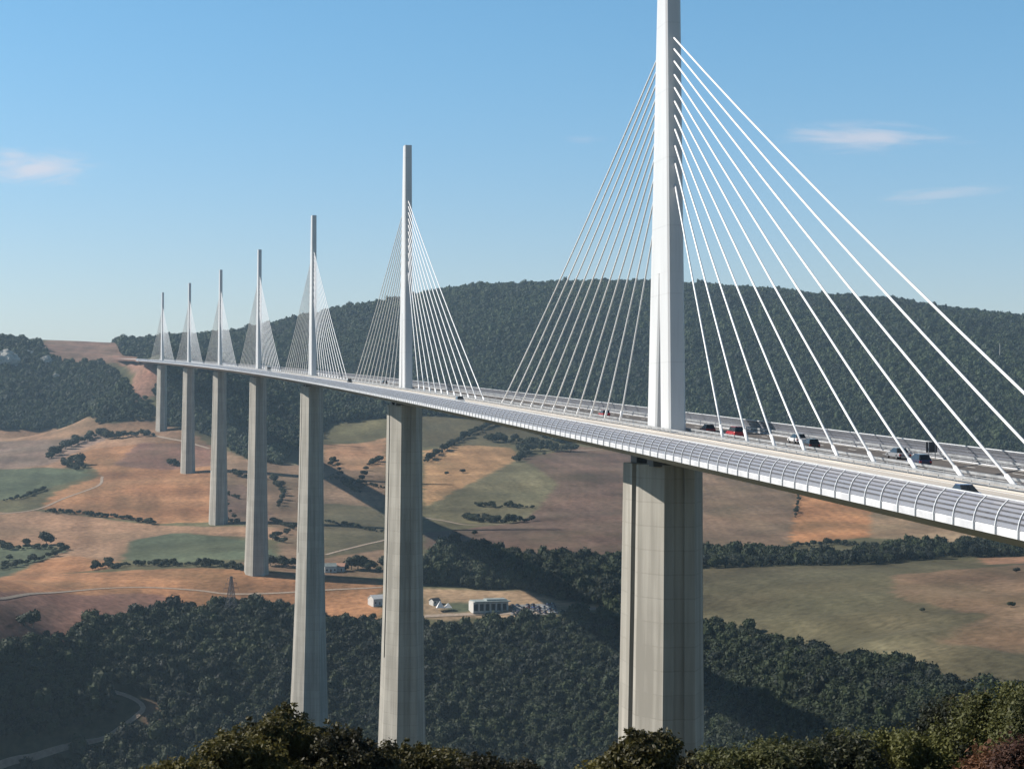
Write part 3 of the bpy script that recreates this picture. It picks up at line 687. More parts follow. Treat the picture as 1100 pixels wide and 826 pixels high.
# woods: one object per wood, crowns set on its ground points
def protos(tagname, mt, n, nleaf, size, flat=.9):
    c = bpy.data.collections.new(tagname)
    for k in range(n):
        o = bpy.data.objects.new('tree_crown', crown_mesh('tree_crown', 100+k, nleaf, mt, size, 6+k % 3, flat)); c.objects.link(o)
    return c
C_NEAR = protos('near_crowns', M['leaf_wood'], 6, 420, .15, 1.0)
C_FAR = protos('far_crowns', M['leaf_hill'], 5, 110, .22, 1.0)
def gn_group(coll):
    ng = bpy.data.node_groups.new('scatter_crowns', 'GeometryNodeTree')
    ng.interface.new_socket(name='Geometry', in_out='INPUT', socket_type='NodeSocketGeometry'); ng.interface.new_socket(name='Geometry', in_out='OUTPUT', socket_type='NodeSocketGeometry')
    L = ng.links.new; n = ng.nodes.new
    gi, go = n('NodeGroupInput'), n('NodeGroupOutput')
    ci = n('GeometryNodeCollectionInfo'); ci.inputs['Collection'].default_value = coll; ci.inputs['Separate Children'].default_value = True; ci.inputs['Reset Children'].default_value = True
    iop = n('GeometryNodeInstanceOnPoints'); iop.inputs['Pick Instance'].default_value = True
    a1 = n('GeometryNodeInputNamedAttribute'); a1.data_type = 'FLOAT_VECTOR'; a1.inputs['Name'].default_value = 'tsize'
    a2 = n('GeometryNodeInputNamedAttribute'); a2.data_type = 'FLOAT_VECTOR'; a2.inputs['Name'].default_value = 'trot'
    ri = n('FunctionNodeRandomValue'); ri.data_type = 'INT'; ri.inputs[4].default_value = 0; ri.inputs[5].default_value = 50
    L(gi.outputs[0], iop.inputs['Points']); L(ci.outputs[0], iop.inputs['Instance']); L(a1.outputs[0], iop.inputs['Scale'])
    L(a2.outputs[0], iop.inputs['Rotation']); L(ri.outputs[2], iop.inputs['Instance Index']); L(iop.outputs[0], go.inputs[0])
    return ng
G_NEAR, G_FAR = gn_group(C_NEAR), gn_group(C_FAR)
def wood(name, polys, holes, sp, rad, grp, label, cat, sink=.25, zsq=(.9, 1.4)):
    xs = [p[0] for q in polys for p in q]; ys = [p[1] for q in polys for p in q]
    X, Y = np.meshgrid(np.arange(min(xs), max(xs), sp), np.arange(min(ys), max(ys), sp))
    X = X.ravel() + rng.uniform(-.48, .48, X.size)*sp; Y = Y.ravel() + rng.uniform(-.48, .48, Y.size)*sp
    jx_ = X + wob(X, Y, 30, 31)*4; jy_ = Y + wob(X, Y, 36, 32)*4
    k = np.zeros(X.shape, bool)
    for p in polys: k |= inside(jx_, jy_, p)
    for p in holes: k &= ~inside(X, Y, p)
    for q in hole_lines:
        if len(q): 
            kk = np.where(k)[0]
            d2 = np.full(len(kk), 1e9)
            for (a, b) in q[::3]: d2 = np.minimum(d2, (X[kk]-a)**2+(Y[kk]-b)**2)
            k[kk[d2 < 49]] = False
    X, Y = X[k], Y[k]; Z = T(X, Y)
    s = rad*(rng.uniform(.62, 1.25, X.size) + .22*wob(X, Y, 80, 33) + .5*(rng.random(X.size) > .93)); s = s*np.where(rng.random(X.size) > .75, 1.3, 1.0); s = np.clip(s, rad*.42, rad*2.1)
    me = bpy.data.meshes.new(name); me.vertices.add(len(X)); me.vertices.foreach_set('co', np.stack([X, Y, Z + s*.1 - sink], 1).astype(np.float32).ravel())
    sz = np.stack([s, s*rng.uniform(.85, 1.15, X.size), s*rng.uniform(zsq[0], zsq[1], X.size)], 1).astype(np.float32)
    me.attributes.new('tsize', 'FLOAT_VECTOR', 'POINT').data.foreach_set('vector', sz.ravel())
    rt = np.zeros((len(X), 3), np.float32); rt[:, 2] = rng.uniform(0, 6.28, X.size); rt[:, 0] = rng.uniform(-.15, .15, X.size)
    me.attributes.new('trot', 'FLOAT_VECTOR', 'POINT').data.foreach_set('vector', rt.ravel())
    o = bpy.data.objects.new(name, me); COL.objects.link(o); md = o.modifiers.new('crowns', 'NODES'); md.node_group = grp
    print(name, len(X)); return tag(o, label, cat, None, 'stuff')
hole_lines = [ROADQ]
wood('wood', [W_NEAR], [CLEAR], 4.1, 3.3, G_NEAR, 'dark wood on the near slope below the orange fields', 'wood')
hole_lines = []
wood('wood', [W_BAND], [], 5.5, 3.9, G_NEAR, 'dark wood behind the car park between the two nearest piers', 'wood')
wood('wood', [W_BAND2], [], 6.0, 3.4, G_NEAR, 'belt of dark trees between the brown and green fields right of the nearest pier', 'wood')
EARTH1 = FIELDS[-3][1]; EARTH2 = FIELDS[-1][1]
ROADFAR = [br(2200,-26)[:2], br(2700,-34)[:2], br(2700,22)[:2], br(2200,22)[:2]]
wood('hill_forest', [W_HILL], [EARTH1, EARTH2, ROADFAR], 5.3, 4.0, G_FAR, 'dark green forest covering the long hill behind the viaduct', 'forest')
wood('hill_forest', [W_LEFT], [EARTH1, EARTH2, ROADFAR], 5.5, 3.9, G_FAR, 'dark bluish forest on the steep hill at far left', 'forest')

# ------------------------------------------------------------------ single trees and hedgerow trees, each its own
FT = [crown_mesh('crown', 300+k, 420, M['leaf_tree'], .15, 6+k % 3, .95) for k in range(4)]
tb = MB(); tb.path([(0,0,-.5),(.03,0,.25),(0,.04,.75)], [.09,.06,.03], 6); tr_o = tb.build('trunk', M['bark']); TRUNK = tr_o.data; bpy.data.objects.remove(tr_o)
HEDGES = [
 ('tree', 'tree in the long wooded strip above the big orange field at left', 'tree', [(52,493),(60,489),(66,484),(74,481),(82,477),(90,474),(98,471),(106,468),(115,471),(124,471),(133,470),(142,469),(152,468),(163,469)], 6.0, 3, 9),
 ('tree', 'tree in the rounded clump at the left corner of the big orange field', 'tree', [(70,498),(76,503),(84,505),(90,504),(80,498)], 6, 3, 8),
 ('hedge_tree', 'tree of the thin hedge crossing the tan field at left', 'tree', [(50,550),(58,551),(66,551),(74,552),(82,552),(89,552),(97,554),(106,555),(116,556),(124,556),(130,557),(136,558),(144,559),(150,561),(157,561),(164,563)], 2.6, 2, 5),
 ('hedge_tree', 'tree of the short hedge below the green field at far left', 'tree', [(5,538),(13,537),(21,536),(30,533),(37,530),(43,528),(48,526)], 2.4, 1, 4),
 ('tree', 'small tree of the overgrown hedge at the far left edge', 'tree', [(0,588),(8,590),(15,589),(25,590),(34,589),(44,591),(54,590),(64,590),(72,591),(60,597),(45,601),(30,605),(15,609),(2,612),(10,600)], 2.9, 1, 5),
 ('hedge_tree', 'tree of the dark hedge running left from the fourth pier foot', 'tree', [(100,612),(108,610),(116,609),(124,611),(134,608),(144,607),(154,608),(164,607),(174,609),(184,607),(194,608),(204,607),(214,608),(224,609),(234,608),(243,610),(252,611),(260,613)], 3.2, 1, 4),
 ('tree', 'tree between the third and fourth pier feet', 'tree', [(291,608),(297,607),(303,609),(310,608),(316,609)], 4.2, 2, 4),
 ('tree', 'dark tree of the block beside the white houses', 'tree', [(371,613),(378,612),(385,612),(392,613),(399,612),(406,613),(412,612)], 5.5, 3, 4),
 ('tree', 'tree of the diagonal hedge right of the second pier top', 'tree', [(457,497),(463,493),(469,489),(475,486),(481,482),(487,478),(494,474),(501,470),(508,466),(515,463),(523,459),(531,456)], 4.6, 2, 6),
 ('tree', 'tree of the small wood under the deck between the two nearest piers', 'tree', [(522,472),(530,475),(538,473),(546,476),(554,474),(562,477),(570,479),(578,480),(586,482),(595,484),(604,484),(614,485),(560,485),(566,490),(556,496)], 6.0, 4, 7),
 ('hedge_tree', 'tree of the upper short row in the purple field', 'tree', [(512,543),(519,545),(526,544),(533,546),(540,545),(548,544),(556,546),(564,545),(572,546)], 2.7, 1, 3),
 ('hedge_tree', 'tree of the lower short row in the purple field', 'tree', [(501,558),(508,559),(515,561),(522,560),(529,562),(536,561),(545,562),(554,561),(563,561),(571,560)], 3.6, 2, 4),
 ('tree', 'tree of the patch beside the second pier at field level', 'tree', [(354,500),(362,497),(368,520),(377,525),(386,530),(395,500),(402,498),(408,495)], 3.8, 2, 6),
 ('hedge_tree', 'tree of the thin hedge below the striped orange field', 'tree', [(850,588),(862,587),(874,586),(886,585),(898,585),(910,586),(922,587),(934,588),(946,589),(958,590),(970,590),(985,588)], 2.6, 1, 5),
 ('tree', 'tree along the upper wood edge left of the third pier', 'tree', [(250,508),(256,512),(290,515),(297,522),(305,530),(300,545)], 4.2, 2, 6),
 ('tree', 'tree on the left edge of the orange striped field', 'tree', [(858,533),(857,540),(856,548),(854,556)], 2.4, 1, 1.5),
 ('bush', 'bush of the upper loose line on brown ground between second and third piers', 'bush', [(350,514),(360,515),(370,517),(381,519),(392,520),(404,523),(412,525)], 2.3, 1, 6),
 ('bush', 'bush of the lower loose line between the second and third piers', 'bush', [(349,560),(358,562),(368,565),(380,566),(392,569),(403,571),(412,572)], 2.2, 1, 5),
 ('bush', 'bush in the brown strip between the fourth and fifth piers', 'bush', [(238,556),(246,560),(255,563),(238,530),(247,532),(256,536)], 2.2, 1, 3),
 ('tree', 'tree in the scattered trees between the third and fourth piers', 'tree', [(291,560),(299,562),(308,566),(315,569),(293,580),(304,583)], 2.8, 1, 4),
 ('tree', 'tree at the foot of the sixth pier', 'tree', [(182,500),(186,499),(191,501)], 3.6, 1, 2),
]
SINGLE = [((50,585),6.2,'big round tree standing alone above the hedge at far left'),((28,586),4.2,'smaller round tree left of the big round one at far left'),((117,607),4.6,'bushy tree sticking up from the hedge left of the fourth pier'),
 ((35,674),6.6,'broad dark bush alone in the pink field at lower left'),((26,672),5.2,'bush joined to the left side of the broad dark bush at lower left'),((510,575),3.0,'single dark tree below the lower row in the purple field'),
 ((497,508),3.4,'single dark tree in the orange patch right of the second pier'),((480,510),2.6,'small bush left of the single tree in the orange patch'),((991,657),1.8,'tiny dark bush in the middle of the green and tan field'),
 ((1086,652),2.4,'small dark bush near the right edge on the green and tan field'),((585,489),2.5,'single small tree below the wood under the deck'),((1092,615),2.6,'small dark bush in the reddish patch at right edge'),
 ((530,652),2.8,'dark tree against the visitor building'),((540,653),2.4,'low tree at the right end of the visitor building'),((400,668),3.2,'small tree above the wood edge left of the second pier')]
def field_tree(name, xy, r, label, cat, group=None):
    z = float(T(xy[0], xy[1])[0])
    e = empty(name, (xy[0], xy[1], z), label, cat, group, rnd.uniform(0, 6.28))
    c = bpy.data.objects.new('crown', rnd.choice(FT)); COL.objects.link(c); c.parent = e; c.scale = (r*rnd.uniform(.85, 1.45), r*rnd.uniform(.85, 1.3), r*rnd.uniform(.75, 1.15)); c.location = (0, 0, r*.12)
    t = bpy.data.objects.new('trunk', TRUNK); COL.objects.link(t); t.parent = e; t.scale = (r, r, r)
for name, lab, cat, pts, r, extra, jit in HEDGES:
    P = hits(pts); out = []
    for i, p in enumerate(P):
        out.append(p)
    g = 'trees ' + lab.split(' ', 1)[1] if not lab.startswith('trees') else lab
    for i in range(len(P)-1):
        d = math.dist(P[i], P[i+1]); k = min(4, int(d/(r*(1.25 if name == 'hedge_tree' else 1.6))))
        for q in range(1, k+1):
            t = q/(k+1); out.append((P[i][0]*(1-t)+P[i+1][0]*t, P[i][1]*(1-t)+P[i+1][1]*t+rnd.uniform(-1, 1)*jit*.8))
    for p in out:
        field_tree(name, (p[0]+rnd.uniform(-1,1)*jit*.2, p[1]+rnd.uniform(-1,1)*jit*.6), r*rnd.choice([.5,.65,.85,1,1.25]), lab, cat, g)
for (pt, r, lab) in SINGLE:
    field_tree('tree' if r > 3 else 'bush', hits([pt])[0], r, lab, 'tree' if r > 3 else 'bush')

# ------------------------------------------------------------------ buildings, cars and pylon in the valley
def house(px, py, w, d, h, rz, label, roof_m=None, wall=None):
    (x, y), = hits([(px, py)]); z = float(T(x, y)[0])
    e = empty('house', (x, y, z), label, 'house', None, rz)
    mb = MB(); mb.box((0, 0, h/2-.5), (w, d, h+1)); 
    mb.add([(-w/2,-d/2,h),(w/2,-d/2,h),(w/2,d/2,h),(-w/2,d/2,h),(-w/2,0,h+d*.28),(w/2,0,h+d*.28)], [(0,3,4),(1,5,2)])
    wl = mb.build('wall', wall or M['plaster'], e)
    mb = MB(); o_ = .35
    for sg in (-1, 1):
        mb.add([(-w/2-o_,sg*(d/2+o_),h-.18),(w/2+o_,sg*(d/2+o_),h-.18),(w/2+o_,0,h+d*.28+.05),(-w/2-o_,0,h+d*.28+.05),
                (-w/2-o_,sg*(d/2+o_),h+.02),(w/2+o_,sg*(d/2+o_),h+.02),(w/2+o_,0,h+d*.28+.27),(-w/2-o_,0,h+d*.28+.27)], [(0,1,2,3),(4,5,6,7),(0,1,5,4),(1,2,6,5),(0,3,7,4)])
    mb.build('roof', roof_m or M['tile'], e)
    n = max(2, int(w/3))
    for k in range(n):
        xx = -w/2+w*(k+.5)/n
        if k == n//2: mb = MB(); mb.box((xx, -d/2-.03, 1.05), (1.0, .1, 2.1)); mb.build('door', M['wood_door'], e)
        else: mb = MB(); mb.box((xx, -d/2-.03, 1.6), (1.1, .08, 1.2)); mb.build('window', M['dark_glass'], e)
    return e
house(354, 614, 9, 7, 4.2, .2, 'white house with a red roof right beside the third pier', M['roof_grey'])
house(365, 613, 8, 7, 3.6, -.3, 'lower white house with a red roof beside the dark trees', M['tile'])
house(405, 649, 10, 8, 4.2, .4, 'white gabled shed left of the second pier', M['canvas'])
(x, y), = hits([(526, 657)]); z = float(T(x, y)[0])
vb = empty('visitor_building', (x, y, z), 'pale low visitor building with a columned front beside the car park', 'building', None, .12)
mb = MB(); mb.box((0, 4, 3.2), (24, 11, 7.4)); mb.build('wall', M['plaster'], vb)
mb = MB(); mb.box((1.5, 4, 7.15), (25, 14, .5)); mb.box((5, 4, 7.9), (14, 8, 1.0)); mb.build('roof', M['roof_grey'], vb)
for k in range(6): mb = MB(); mb.box((-10+k*4, -1.55, 3.3), (2.7, .12, 4.6)); mb.build('window', M['dark_glass'], vb)
for k in range(7): mb = MB(); mb.box((-12+k*4, -2.6, 3.4), (.5, .5, 7.0)); mb.build('column', M['plaster'], vb)
(x, y), = hits([(477, 656)]); z = float(T(x, y)[0])
tn = empty('tent', (x, y, z), 'pointed white tent on the grass right of the second pier', 'tent')
mb = MB()
for k in range(2):
    cx = k*5.4-2.7; b_ = [(cx-2.6,-2.6,2.2),(cx+2.6,-2.6,2.2),(cx+2.6,2.6,2.2),(cx-2.6,2.6,2.2)]
    ap = (cx, 0, 7.0-k*1.5); mb.add(b_+[ap], [(0,1,4),(1,2,4),(2,3,4),(3,0,4),(3,2,1,0)])
mb.build('canopy', M['canvas'], tn)
for cx in (-5.2, 0, 5.2):
    for cy in (-2.5, 2.5): mb = MB(); mb.tube((cx, cy, -.3), (cx, cy, 2.25), .08); mb.build('pole', M['galv'], tn)
(x, y), = hits([(467, 650)]); z = float(T(x, y)[0])
house(467, 649, 6, 5, 2.8, .5, 'small white kiosk with a dark roof near the pointed tent', M['sign_back'])
# car park
Q = hits([(548,650),(596,648),(600,660),(548,661)])
cxm = sum(p[0] for p in Q)/4; cym = sum(p[1] for p in Q)/4
mb = MB(); nxp = 14; nyp = 8
g_ = []
for i in range(nxp+1):
    for j in range(nyp+1):
        u = i/nxp; v = j/nyp
        p = (np.array(Q[3])*(1-u)+np.array(Q[2])*u)*(1-v) + (np.array(Q[0])*(1-u)+np.array(Q[1])*u)*v
        g_.append((p[0], p[1], float(T(p[0], p[1])[0])+.3))
mb.add(g_, [(i*(nyp+1)+j, (i+1)*(nyp+1)+j, (i+1)*(nyp+1)+j+1, i*(nyp+1)+j+1) for i in range(nxp) for j in range(nyp)])
cpk = mb.build('car_park', M['tarmac'], fix=False); cpk['kind'] = 'structure'
base_cars = {}
cols = [('dark blue', P_NVY), ('blue', P_BLU), ('black', P_BLK), ('grey', P_GRY), ('silver', P_SIL), ('white', P_WHT), ('maroon', P_MAR)]
pw = [6, 5, 5, 4, 2, 1, 3]
for row in range(4):
    for k in range(9):
        if rnd.random() < .22: continue
        u = (k+.5)/9; v = .12+.25*row
        p = (np.array(Q[3])*(1-u)+np.array(Q[2])*u)*(1-v) + (np.array(Q[0])*(1-u)+np.array(Q[1])*u)*v
        cn, pm = rnd.choices(cols, pw)[0]; kd = rnd.choice(['hatch', 'saloon'])
        if cn not in base_cars:
            o = car_proto(pm, kd); base_cars[cn] = o
        else: o = copy_tree(base_cars[cn])
        o.name = 'parked_car'; o.location = (p[0], p[1], float(T(p[0], p[1])[0])+.31); o.rotation_euler = (0, 0, rnd.choice([0, PI])+.25)
        tag(o, f'{cn} car among those parked beside the visitor building', 'car', f'{cn} cars in the car park')
# electricity pylon
def pylon(xy, h, label, arms=True):
    z = float(T(xy[0], xy[1])[0]); e = empty('electricity_pylon', (xy[0], xy[1], z), label, 'pylon', None, .5)
    mb = MB(); bw = h*.13
    lv = [0, .18, .34, .48, .60, .70, .79, .87, .94, 1.0]
    def hw(t): return bw*(1-t)**1.3+.5
    for a, b in zip(lv[:-1], lv[1:]):
        for k in range(4):
            sx, sy = ((-1,-1),(1,-1),(1,1),(-1,1))[k]; tx, ty = ((-1,-1),(1,-1),(1,1),(-1,1))[(k+1) % 4]
            p = lambda s_, t: (s_[0]*hw(t), s_[1]*hw(t), h*t)
            mb.tube(p((sx,sy),a), p((sx,sy),b), .22, .2, 5); mb.tube(p((sx,sy),a), p((tx,ty),b), .11, .11, 4); mb.tube(p((tx,ty),a), p((sx,sy),b), .11, .11, 4); mb.tube(p((sx,sy),b), p((tx,ty),b), .11, .11, 4)
    mb.build('lattice_tower', M['lattice'], e)
    for t, w in ((.72, .2), (.84, .15), (.96, .10)):
        for sg in (-1, 1):
            mb = MB(); zc = h*t
            mb.tube((0,0,zc+.8), (sg*h*w,0,zc), .13, .1, 5); mb.tube((0,0,zc-.8), (sg*h*w,0,zc), .13, .1, 5); mb.tube((sg*h*w,0,zc), (sg*h*w,0,zc-1.8), .12, .12, 5)
            mb.build('cross_arm', M['lattice'], e)
pylon(hits([(248, 664)])[0], 28, 'dark lattice electricity pylon at the wood edge left of the fourth pier foot')
# small white mast on the hill at right
(x, y), = hits([(1074, 388)]); z = float(T(x, y)[0])
am = empty('antenna_mast', (x, y, z), 'thin pale antenna mast standing on the forested hill at far right', 'mast')
mb = MB(); mb.tube((0,0,-1), (0,0,27), .7, .35, 8); mb.build('pole', M['plaster'], am); mb = MB(); mb.tube((0,0,26.8), (0,0,31), .12, .08, 6); mb.build('aerial', M['galv'], am)
# pale rock outcrops on the left hill
def rock(px, py, w, h, label):
    (x, y), = hits([(px, py)]); z = float(T(x, y)[0])
    b = bmesh.new(); bmesh.ops.create_icosphere(b, subdivisions=4, radius=1)
    for v in b.verts:
        n_ = mnoise.fractal(v.co*2.2+Vector((px, py, 0)), 1, 2, 4); st = math.floor(v.co.z*4+n_)/4*.25
        v.co = Vector((v.co.x*w*(1+.35*n_), v.co.y*w*.55*(1+.35*n_), (v.co.z+st)*h*(1+.3*n_)))
    me = bpy.data.meshes.new('rock_outcrop'); b.to_mesh(me); b.free(); me.materials.append(M['rock'])
    o = bpy.data.objects.new('rock_outcrop', me); COL.objects.link(o); o.location = (x, y, z+h*.35+3); tag(o, label, 'rock', 'rocks on the left hill')
rock(4, 396, 22, 15, 'largest pale rock cliff at the extreme left of the left hill')
rock(50, 392, 9, 7, 'pale rock in the forest below the brown hilltop field')
rock(60, 409, 6, 5, 'lower small pale rock right of the other in the left forest')
rock(31, 383, 7, 4, 'flat pale rock near the top of the left hill')

# ------------------------------------------------------------------ foreground trees with real leaves
def leafy(name, px, pytop, D, width, height, seed, mt, label, cat, leaf=.058, ncl=150, per=185, zoff=0, spiky=0.0, group=None):
    r = np.random.default_rng(seed); rr = random.Random(seed)
    top = at(px, pytop, D); gz_ = float(T(top[0], top[1])[0]); H = top[2]-gz_
    e = empty(name, (top[0], top[1], gz_), label, cat, group)
    hz = min(height, H*.95); R_ = width/2
    mb = MB(); tips = []
    trunk_h = H-hz*.75
    mb.path([(0,0,-.6),(.1,.05,trunk_h*.5),(0,0,trunk_h),(.15,-.1,H-hz*.35)], [.24,.19,.15,.05], 8)
    def limb(p, d, l, ra, lev):
        pts = [Vector(p)]; dd = Vector(d).normalized()
        for k in range(4):
            dd = (dd + Vector((rr.gauss(0,.22), rr.gauss(0,.22), rr.gauss(.10,.15)))).normalized(); pts.append(pts[-1]+dd*l/4)
        mb.path(pts, [ra, ra*.8, ra*.6, ra*.42, ra*.2], 5)
        if lev:
            for k in range(4):
                a = rr.uniform(0, 6.28); s_ = pts[rr.randint(1, 4)]
                limb(s_, dd*.7+Vector((math.cos(a)*.8, math.sin(a)*.8, rr.uniform(-.1,.7))), l*rr.uniform(.4,.62), ra*.45, lev-1)
        tips.append(pts[-1]); 
        if lev < 2: tips.append(pts[-2])
    for k in range(9):
        a = k*2.4+rr.uniform(-.4,.4); z0 = rr.uniform(trunk_h*.75, trunk_h+hz*.35)
        limb((0,0,z0), (math.cos(a), math.sin(a), rr.uniform(.1,.9)), R_*rr.uniform(.6,.9), .09, 2)
    mb.build('trunk', M['bark'], e, smooth=True)
    # crown: clusters sit on an uneven envelope and round the limb tips
    cl = []
    for t in tips: cl.append(np.array(t))
    while len(cl) < ncl+len(tips):
        a = r.uniform(0, 2*PI); u = r.uniform(-.5, 1); q = math.sqrt(max(0, 1-u*u))
        env = .82+.22*math.sin(3*a+seed)+.16*math.sin(7*a+2*u*3+seed*2)
        k = r.uniform(.55, 1.0)**.5*env
        cl.append(np.array([math.cos(a)*q*R_*k, math.sin(a)*q*R_*k, H-hz*.55+u*hz*.55*(.75+.25*k)]))
    cl = np.array(cl); cl[:, 2] = np.where(cl[:, 2] > H-.35, H-.35-.25*r.random(len(cl)), cl[:, 2])
    # sprigs that break the outline
    for k in range(int(26*width/3)):
        a = r.uniform(0, 2*PI); q = r.uniform(0, .95)*R_; zb = H-.45-(q/R_)**2*hz*.45
        dr = np.array([math.cos(a)*.35, math.sin(a)*.35, 1]); ln = r.uniform(.15, .5)
        cl = np.vstack([cl, [np.array([math.cos(a)*q, math.sin(a)*q, zb])+dr*ln*t for t in (.3, .65, 1)]])
    nspr = 3*int(26*width/3)
    n = len(cl)*per
    ci = np.repeat(np.arange(len(cl)), per)
    rad_ = r.uniform(.18, .46, len(cl)); rad_[-nspr:] = .11; cr_ = rad_[ci]; keep = (ci < len(cl)-nspr) | (r.random(n) < .16); ci = ci[keep]; cr_ = cr_[keep]; n = len(ci)
    d = r.normal(size=(n, 3)); d /= np.linalg.norm(d, axis=1)[:, None]
    rad = r.random(n)**.5
    c = cl[ci] + d*(rad*cr_)[:, None]*np.array([1, 1, .7+spiky])
    c[:, 2] += spiky*.22*r.random(n)**3
    nr = d*.5 + r.normal(size=(n, 3))*.6 + np.array([0, 0, .5]); nr /= np.linalg.norm(nr, axis=1)[:, None]
    u = np.cross(nr, r.normal(size=(n, 3))); u /= np.linalg.norm(u, axis=1)[:, None]; w = np.cross(nr, u)
    sz = (leaf*r.uniform(.6, 1.3, n))[:, None]
    V = np.stack([c-u*sz, c-w*sz*.5+u*sz*.1, c+u*sz, c+w*sz*.5+u*sz*.1], 1).reshape(-1, 3)
    me = bpy.data.meshes.new('crown'); me.vertices.add(len(V)); me.vertices.foreach_set('co', V.astype(np.float32).ravel())
    me.loops.add(len(V)); me.loops.foreach_set('vertex_index', np.arange(len(V), dtype=np.int32)); me.polygons.add(n)
    me.polygons.foreach_set('loop_start', np.arange(0, 4*n, 4, dtype=np.int32)); me.polygons.foreach_set('loop_total', np.full(n, 4, np.int32))
    me.update(calc_edges=True); me.materials.append(mt)
    o = bpy.data.objects.new('crown', me); COL.objects.link(o); o.parent = e
    return e
O, B_, RD = M['leaf_oak'], M['leaf_bush'], M['leaf_red']
leafy('tree', 308, 756, 48, 3.6, 4.2, 1, O, 'dark oak with the highest crown at the bottom left foreground', 'tree')
leafy('tree', 250, 784, 46, 3.2, 3.6, 2, O, 'oak crown lower left of the highest foreground oak', 'tree')
leafy('tree', 372, 781, 47, 3.2, 3.6, 3, O, 'oak crown on the right shoulder of the highest foreground oak', 'tree')
leafy('tree', 440, 796, 52, 3.4, 3.4, 4, O, 'low oak crown in front of the foot of the second pier', 'tree')
leafy('tree', 512, 808, 54, 3.2, 3.2, 5, O, 'lowest oak crown between the two nearest piers', 'tree')
leafy('tree', 200, 812, 44, 2.6, 3.0, 16, O, 'leftmost low oak crown at the bottom edge', 'tree')
leafy('tree', 694, 782, 40, 1.7, 3.4, 6, O, 'young oak reaching up in front of the nearest pier', 'tree', leaf=.07)
leafy('tree', 660, 806, 41, 2.0, 3.0, 7, O, 'oak crown at the left side of the young oak before the nearest pier', 'tree')
leafy('tree', 728, 808, 42, 1.9, 3.0, 17, O, 'oak crown at the right side of the young oak before the nearest pier', 'tree')
leafy('bush', 780, 805, 44, 2.6, 2.6, 8, B_, 'first olive green bush right of the nearest pier foot', 'bush', spiky=.5)
leafy('bush', 838, 798, 46, 3.0, 2.8, 9, B_, 'olive green bush with an upright top right of the first one', 'bush', spiky=.6)
leafy('bush', 905, 793, 48, 3.4, 3.0, 10, B_, 'wide olive bush in the middle of the lower right row', 'bush', spiky=.6)
leafy('bush', 962, 785, 50, 3.4, 3.2, 11, B_, 'pale olive bush left of the tallest one at lower right', 'bush', spiky=.6)
leafy('bush', 1030, 752, 52, 3.6, 3.8, 12, B_, 'tall loose olive bush second from the right edge', 'bush', spiky=.7)
leafy('bush', 1088, 738, 50, 3.8, 4.2, 13, B_, 'tallest olive bush at the right edge', 'bush', spiky=.7)
leafy('bush', 1130, 738, 47, 3.2, 4.2, 18, B_, 'olive bush cut by the right edge of the picture', 'bush', spiky=.7)
leafy('shrub', 1074, 819, 30, .9, 1.0, 14, RD, 'reddish brown low shrub at the bottom right corner', 'shrub', leaf=.05, spiky=.9)
leafy('shrub', 1106, 812, 29, 1.1, 1.2, 15, RD, 'reddish brown shrub touching the right edge', 'shrub', leaf=.05, spiky=.9)

# ------------------------------------------------------------------ far road beyond the viaduct
mb = MB(); mb.loft([[br(s, la, -.1) for la in (-14, -5, 5, 14)] for s in range(2258, 2640, 12)], close=False, cap=False)
o = mb.build('motorway', M['road_pale'], fix=False); o['kind'] = 'structure'

# ------------------------------------------------------------------ haze
mb = MB(); mb.box((500, 3300, 10), (12000, 11000, 560))
m = bpy.data.materials.new('haze_air'); m.use_nodes = True; nt = m.node_tree; nt.nodes.clear()
ov = N(nt, 'ShaderNodeOutputMaterial'); pv = N(nt, 'ShaderNodeVolumePrincipled'); pv.inputs['Density'].default_value = .00006; pv.inputs['Color'].default_value = (.56,.80,1,1); pv.inputs['Anisotropy'].default_value = .2
nt.links.new(pv.outputs[0], ov.inputs['Volume'])
HAZE = mb.build('haze', m); HAZE['kind'] = 'stuff'; tag(HAZE, 'thin blue summer haze filling the valley air', 'haze')
# fit the box to the ground and masts
zs = gz.min()-3; zt_ = max(gz.max(), br(2052)[2]+90)+14
HAZE.scale = (1, 1, (zt_-zs)/560); HAZE.location.z = (zt_+zs)/2 - 10*(zt_-zs)/560

# ------------------------------------------------------------------ light, sky, camera
AZ, EL = math.radians(71), math.radians(36.3)
S = Vector((-math.sin(AZ)*math.cos(EL), math.cos(AZ)*math.cos(EL), math.sin(EL)))
sun = bpy.data.lights.new('sun', 'SUN'); sun.energy = 5.0; sun.angle = math.radians(.5); sun.color = (1, .93, .84)
so = bpy.data.objects.new('sun', sun); COL.objects.link(so); so.rotation_euler = S.to_track_quat('Z', 'Y').to_euler(); so.location = (-300, 100, 400)
w = bpy.data.worlds.new('World'); scene.world = w; w.use_nodes = True; nt = w.node_tree; L = nt.links.new
bg = nt.nodes['Background']; sky = N(nt, 'ShaderNodeTexSky'); sky.sky_type = 'NISHITA'; sky.sun_disc = False
sky.sun_elevation = EL; sky.sun_rotation = (-AZ) % (2*PI); sky.air_density = 1.0; sky.dust_density = .25; sky.ozone_density = 1.6; sky.altitude = 300
tc = N(nt, 'ShaderNodeTexCoord')
hs = N(nt, 'ShaderNodeHueSaturation'); hs.inputs['Saturation'].default_value = 1.0; L(sky.outputs[0], hs.inputs['Color'])
tn_ = N(nt, 'ShaderNodeVectorMath', operation='MULTIPLY'); L(hs.outputs[0], tn_.inputs[0])
s0_ = N(nt, 'ShaderNodeSeparateXYZ'); L(tc.outputs['Generated'], s0_.inputs[0])
tm_ = N(nt, 'ShaderNodeMapRange', data_type='FLOAT_VECTOR', interpolation_type='SMOOTHSTEP'); cz_ = N(nt, 'ShaderNodeCombineXYZ')
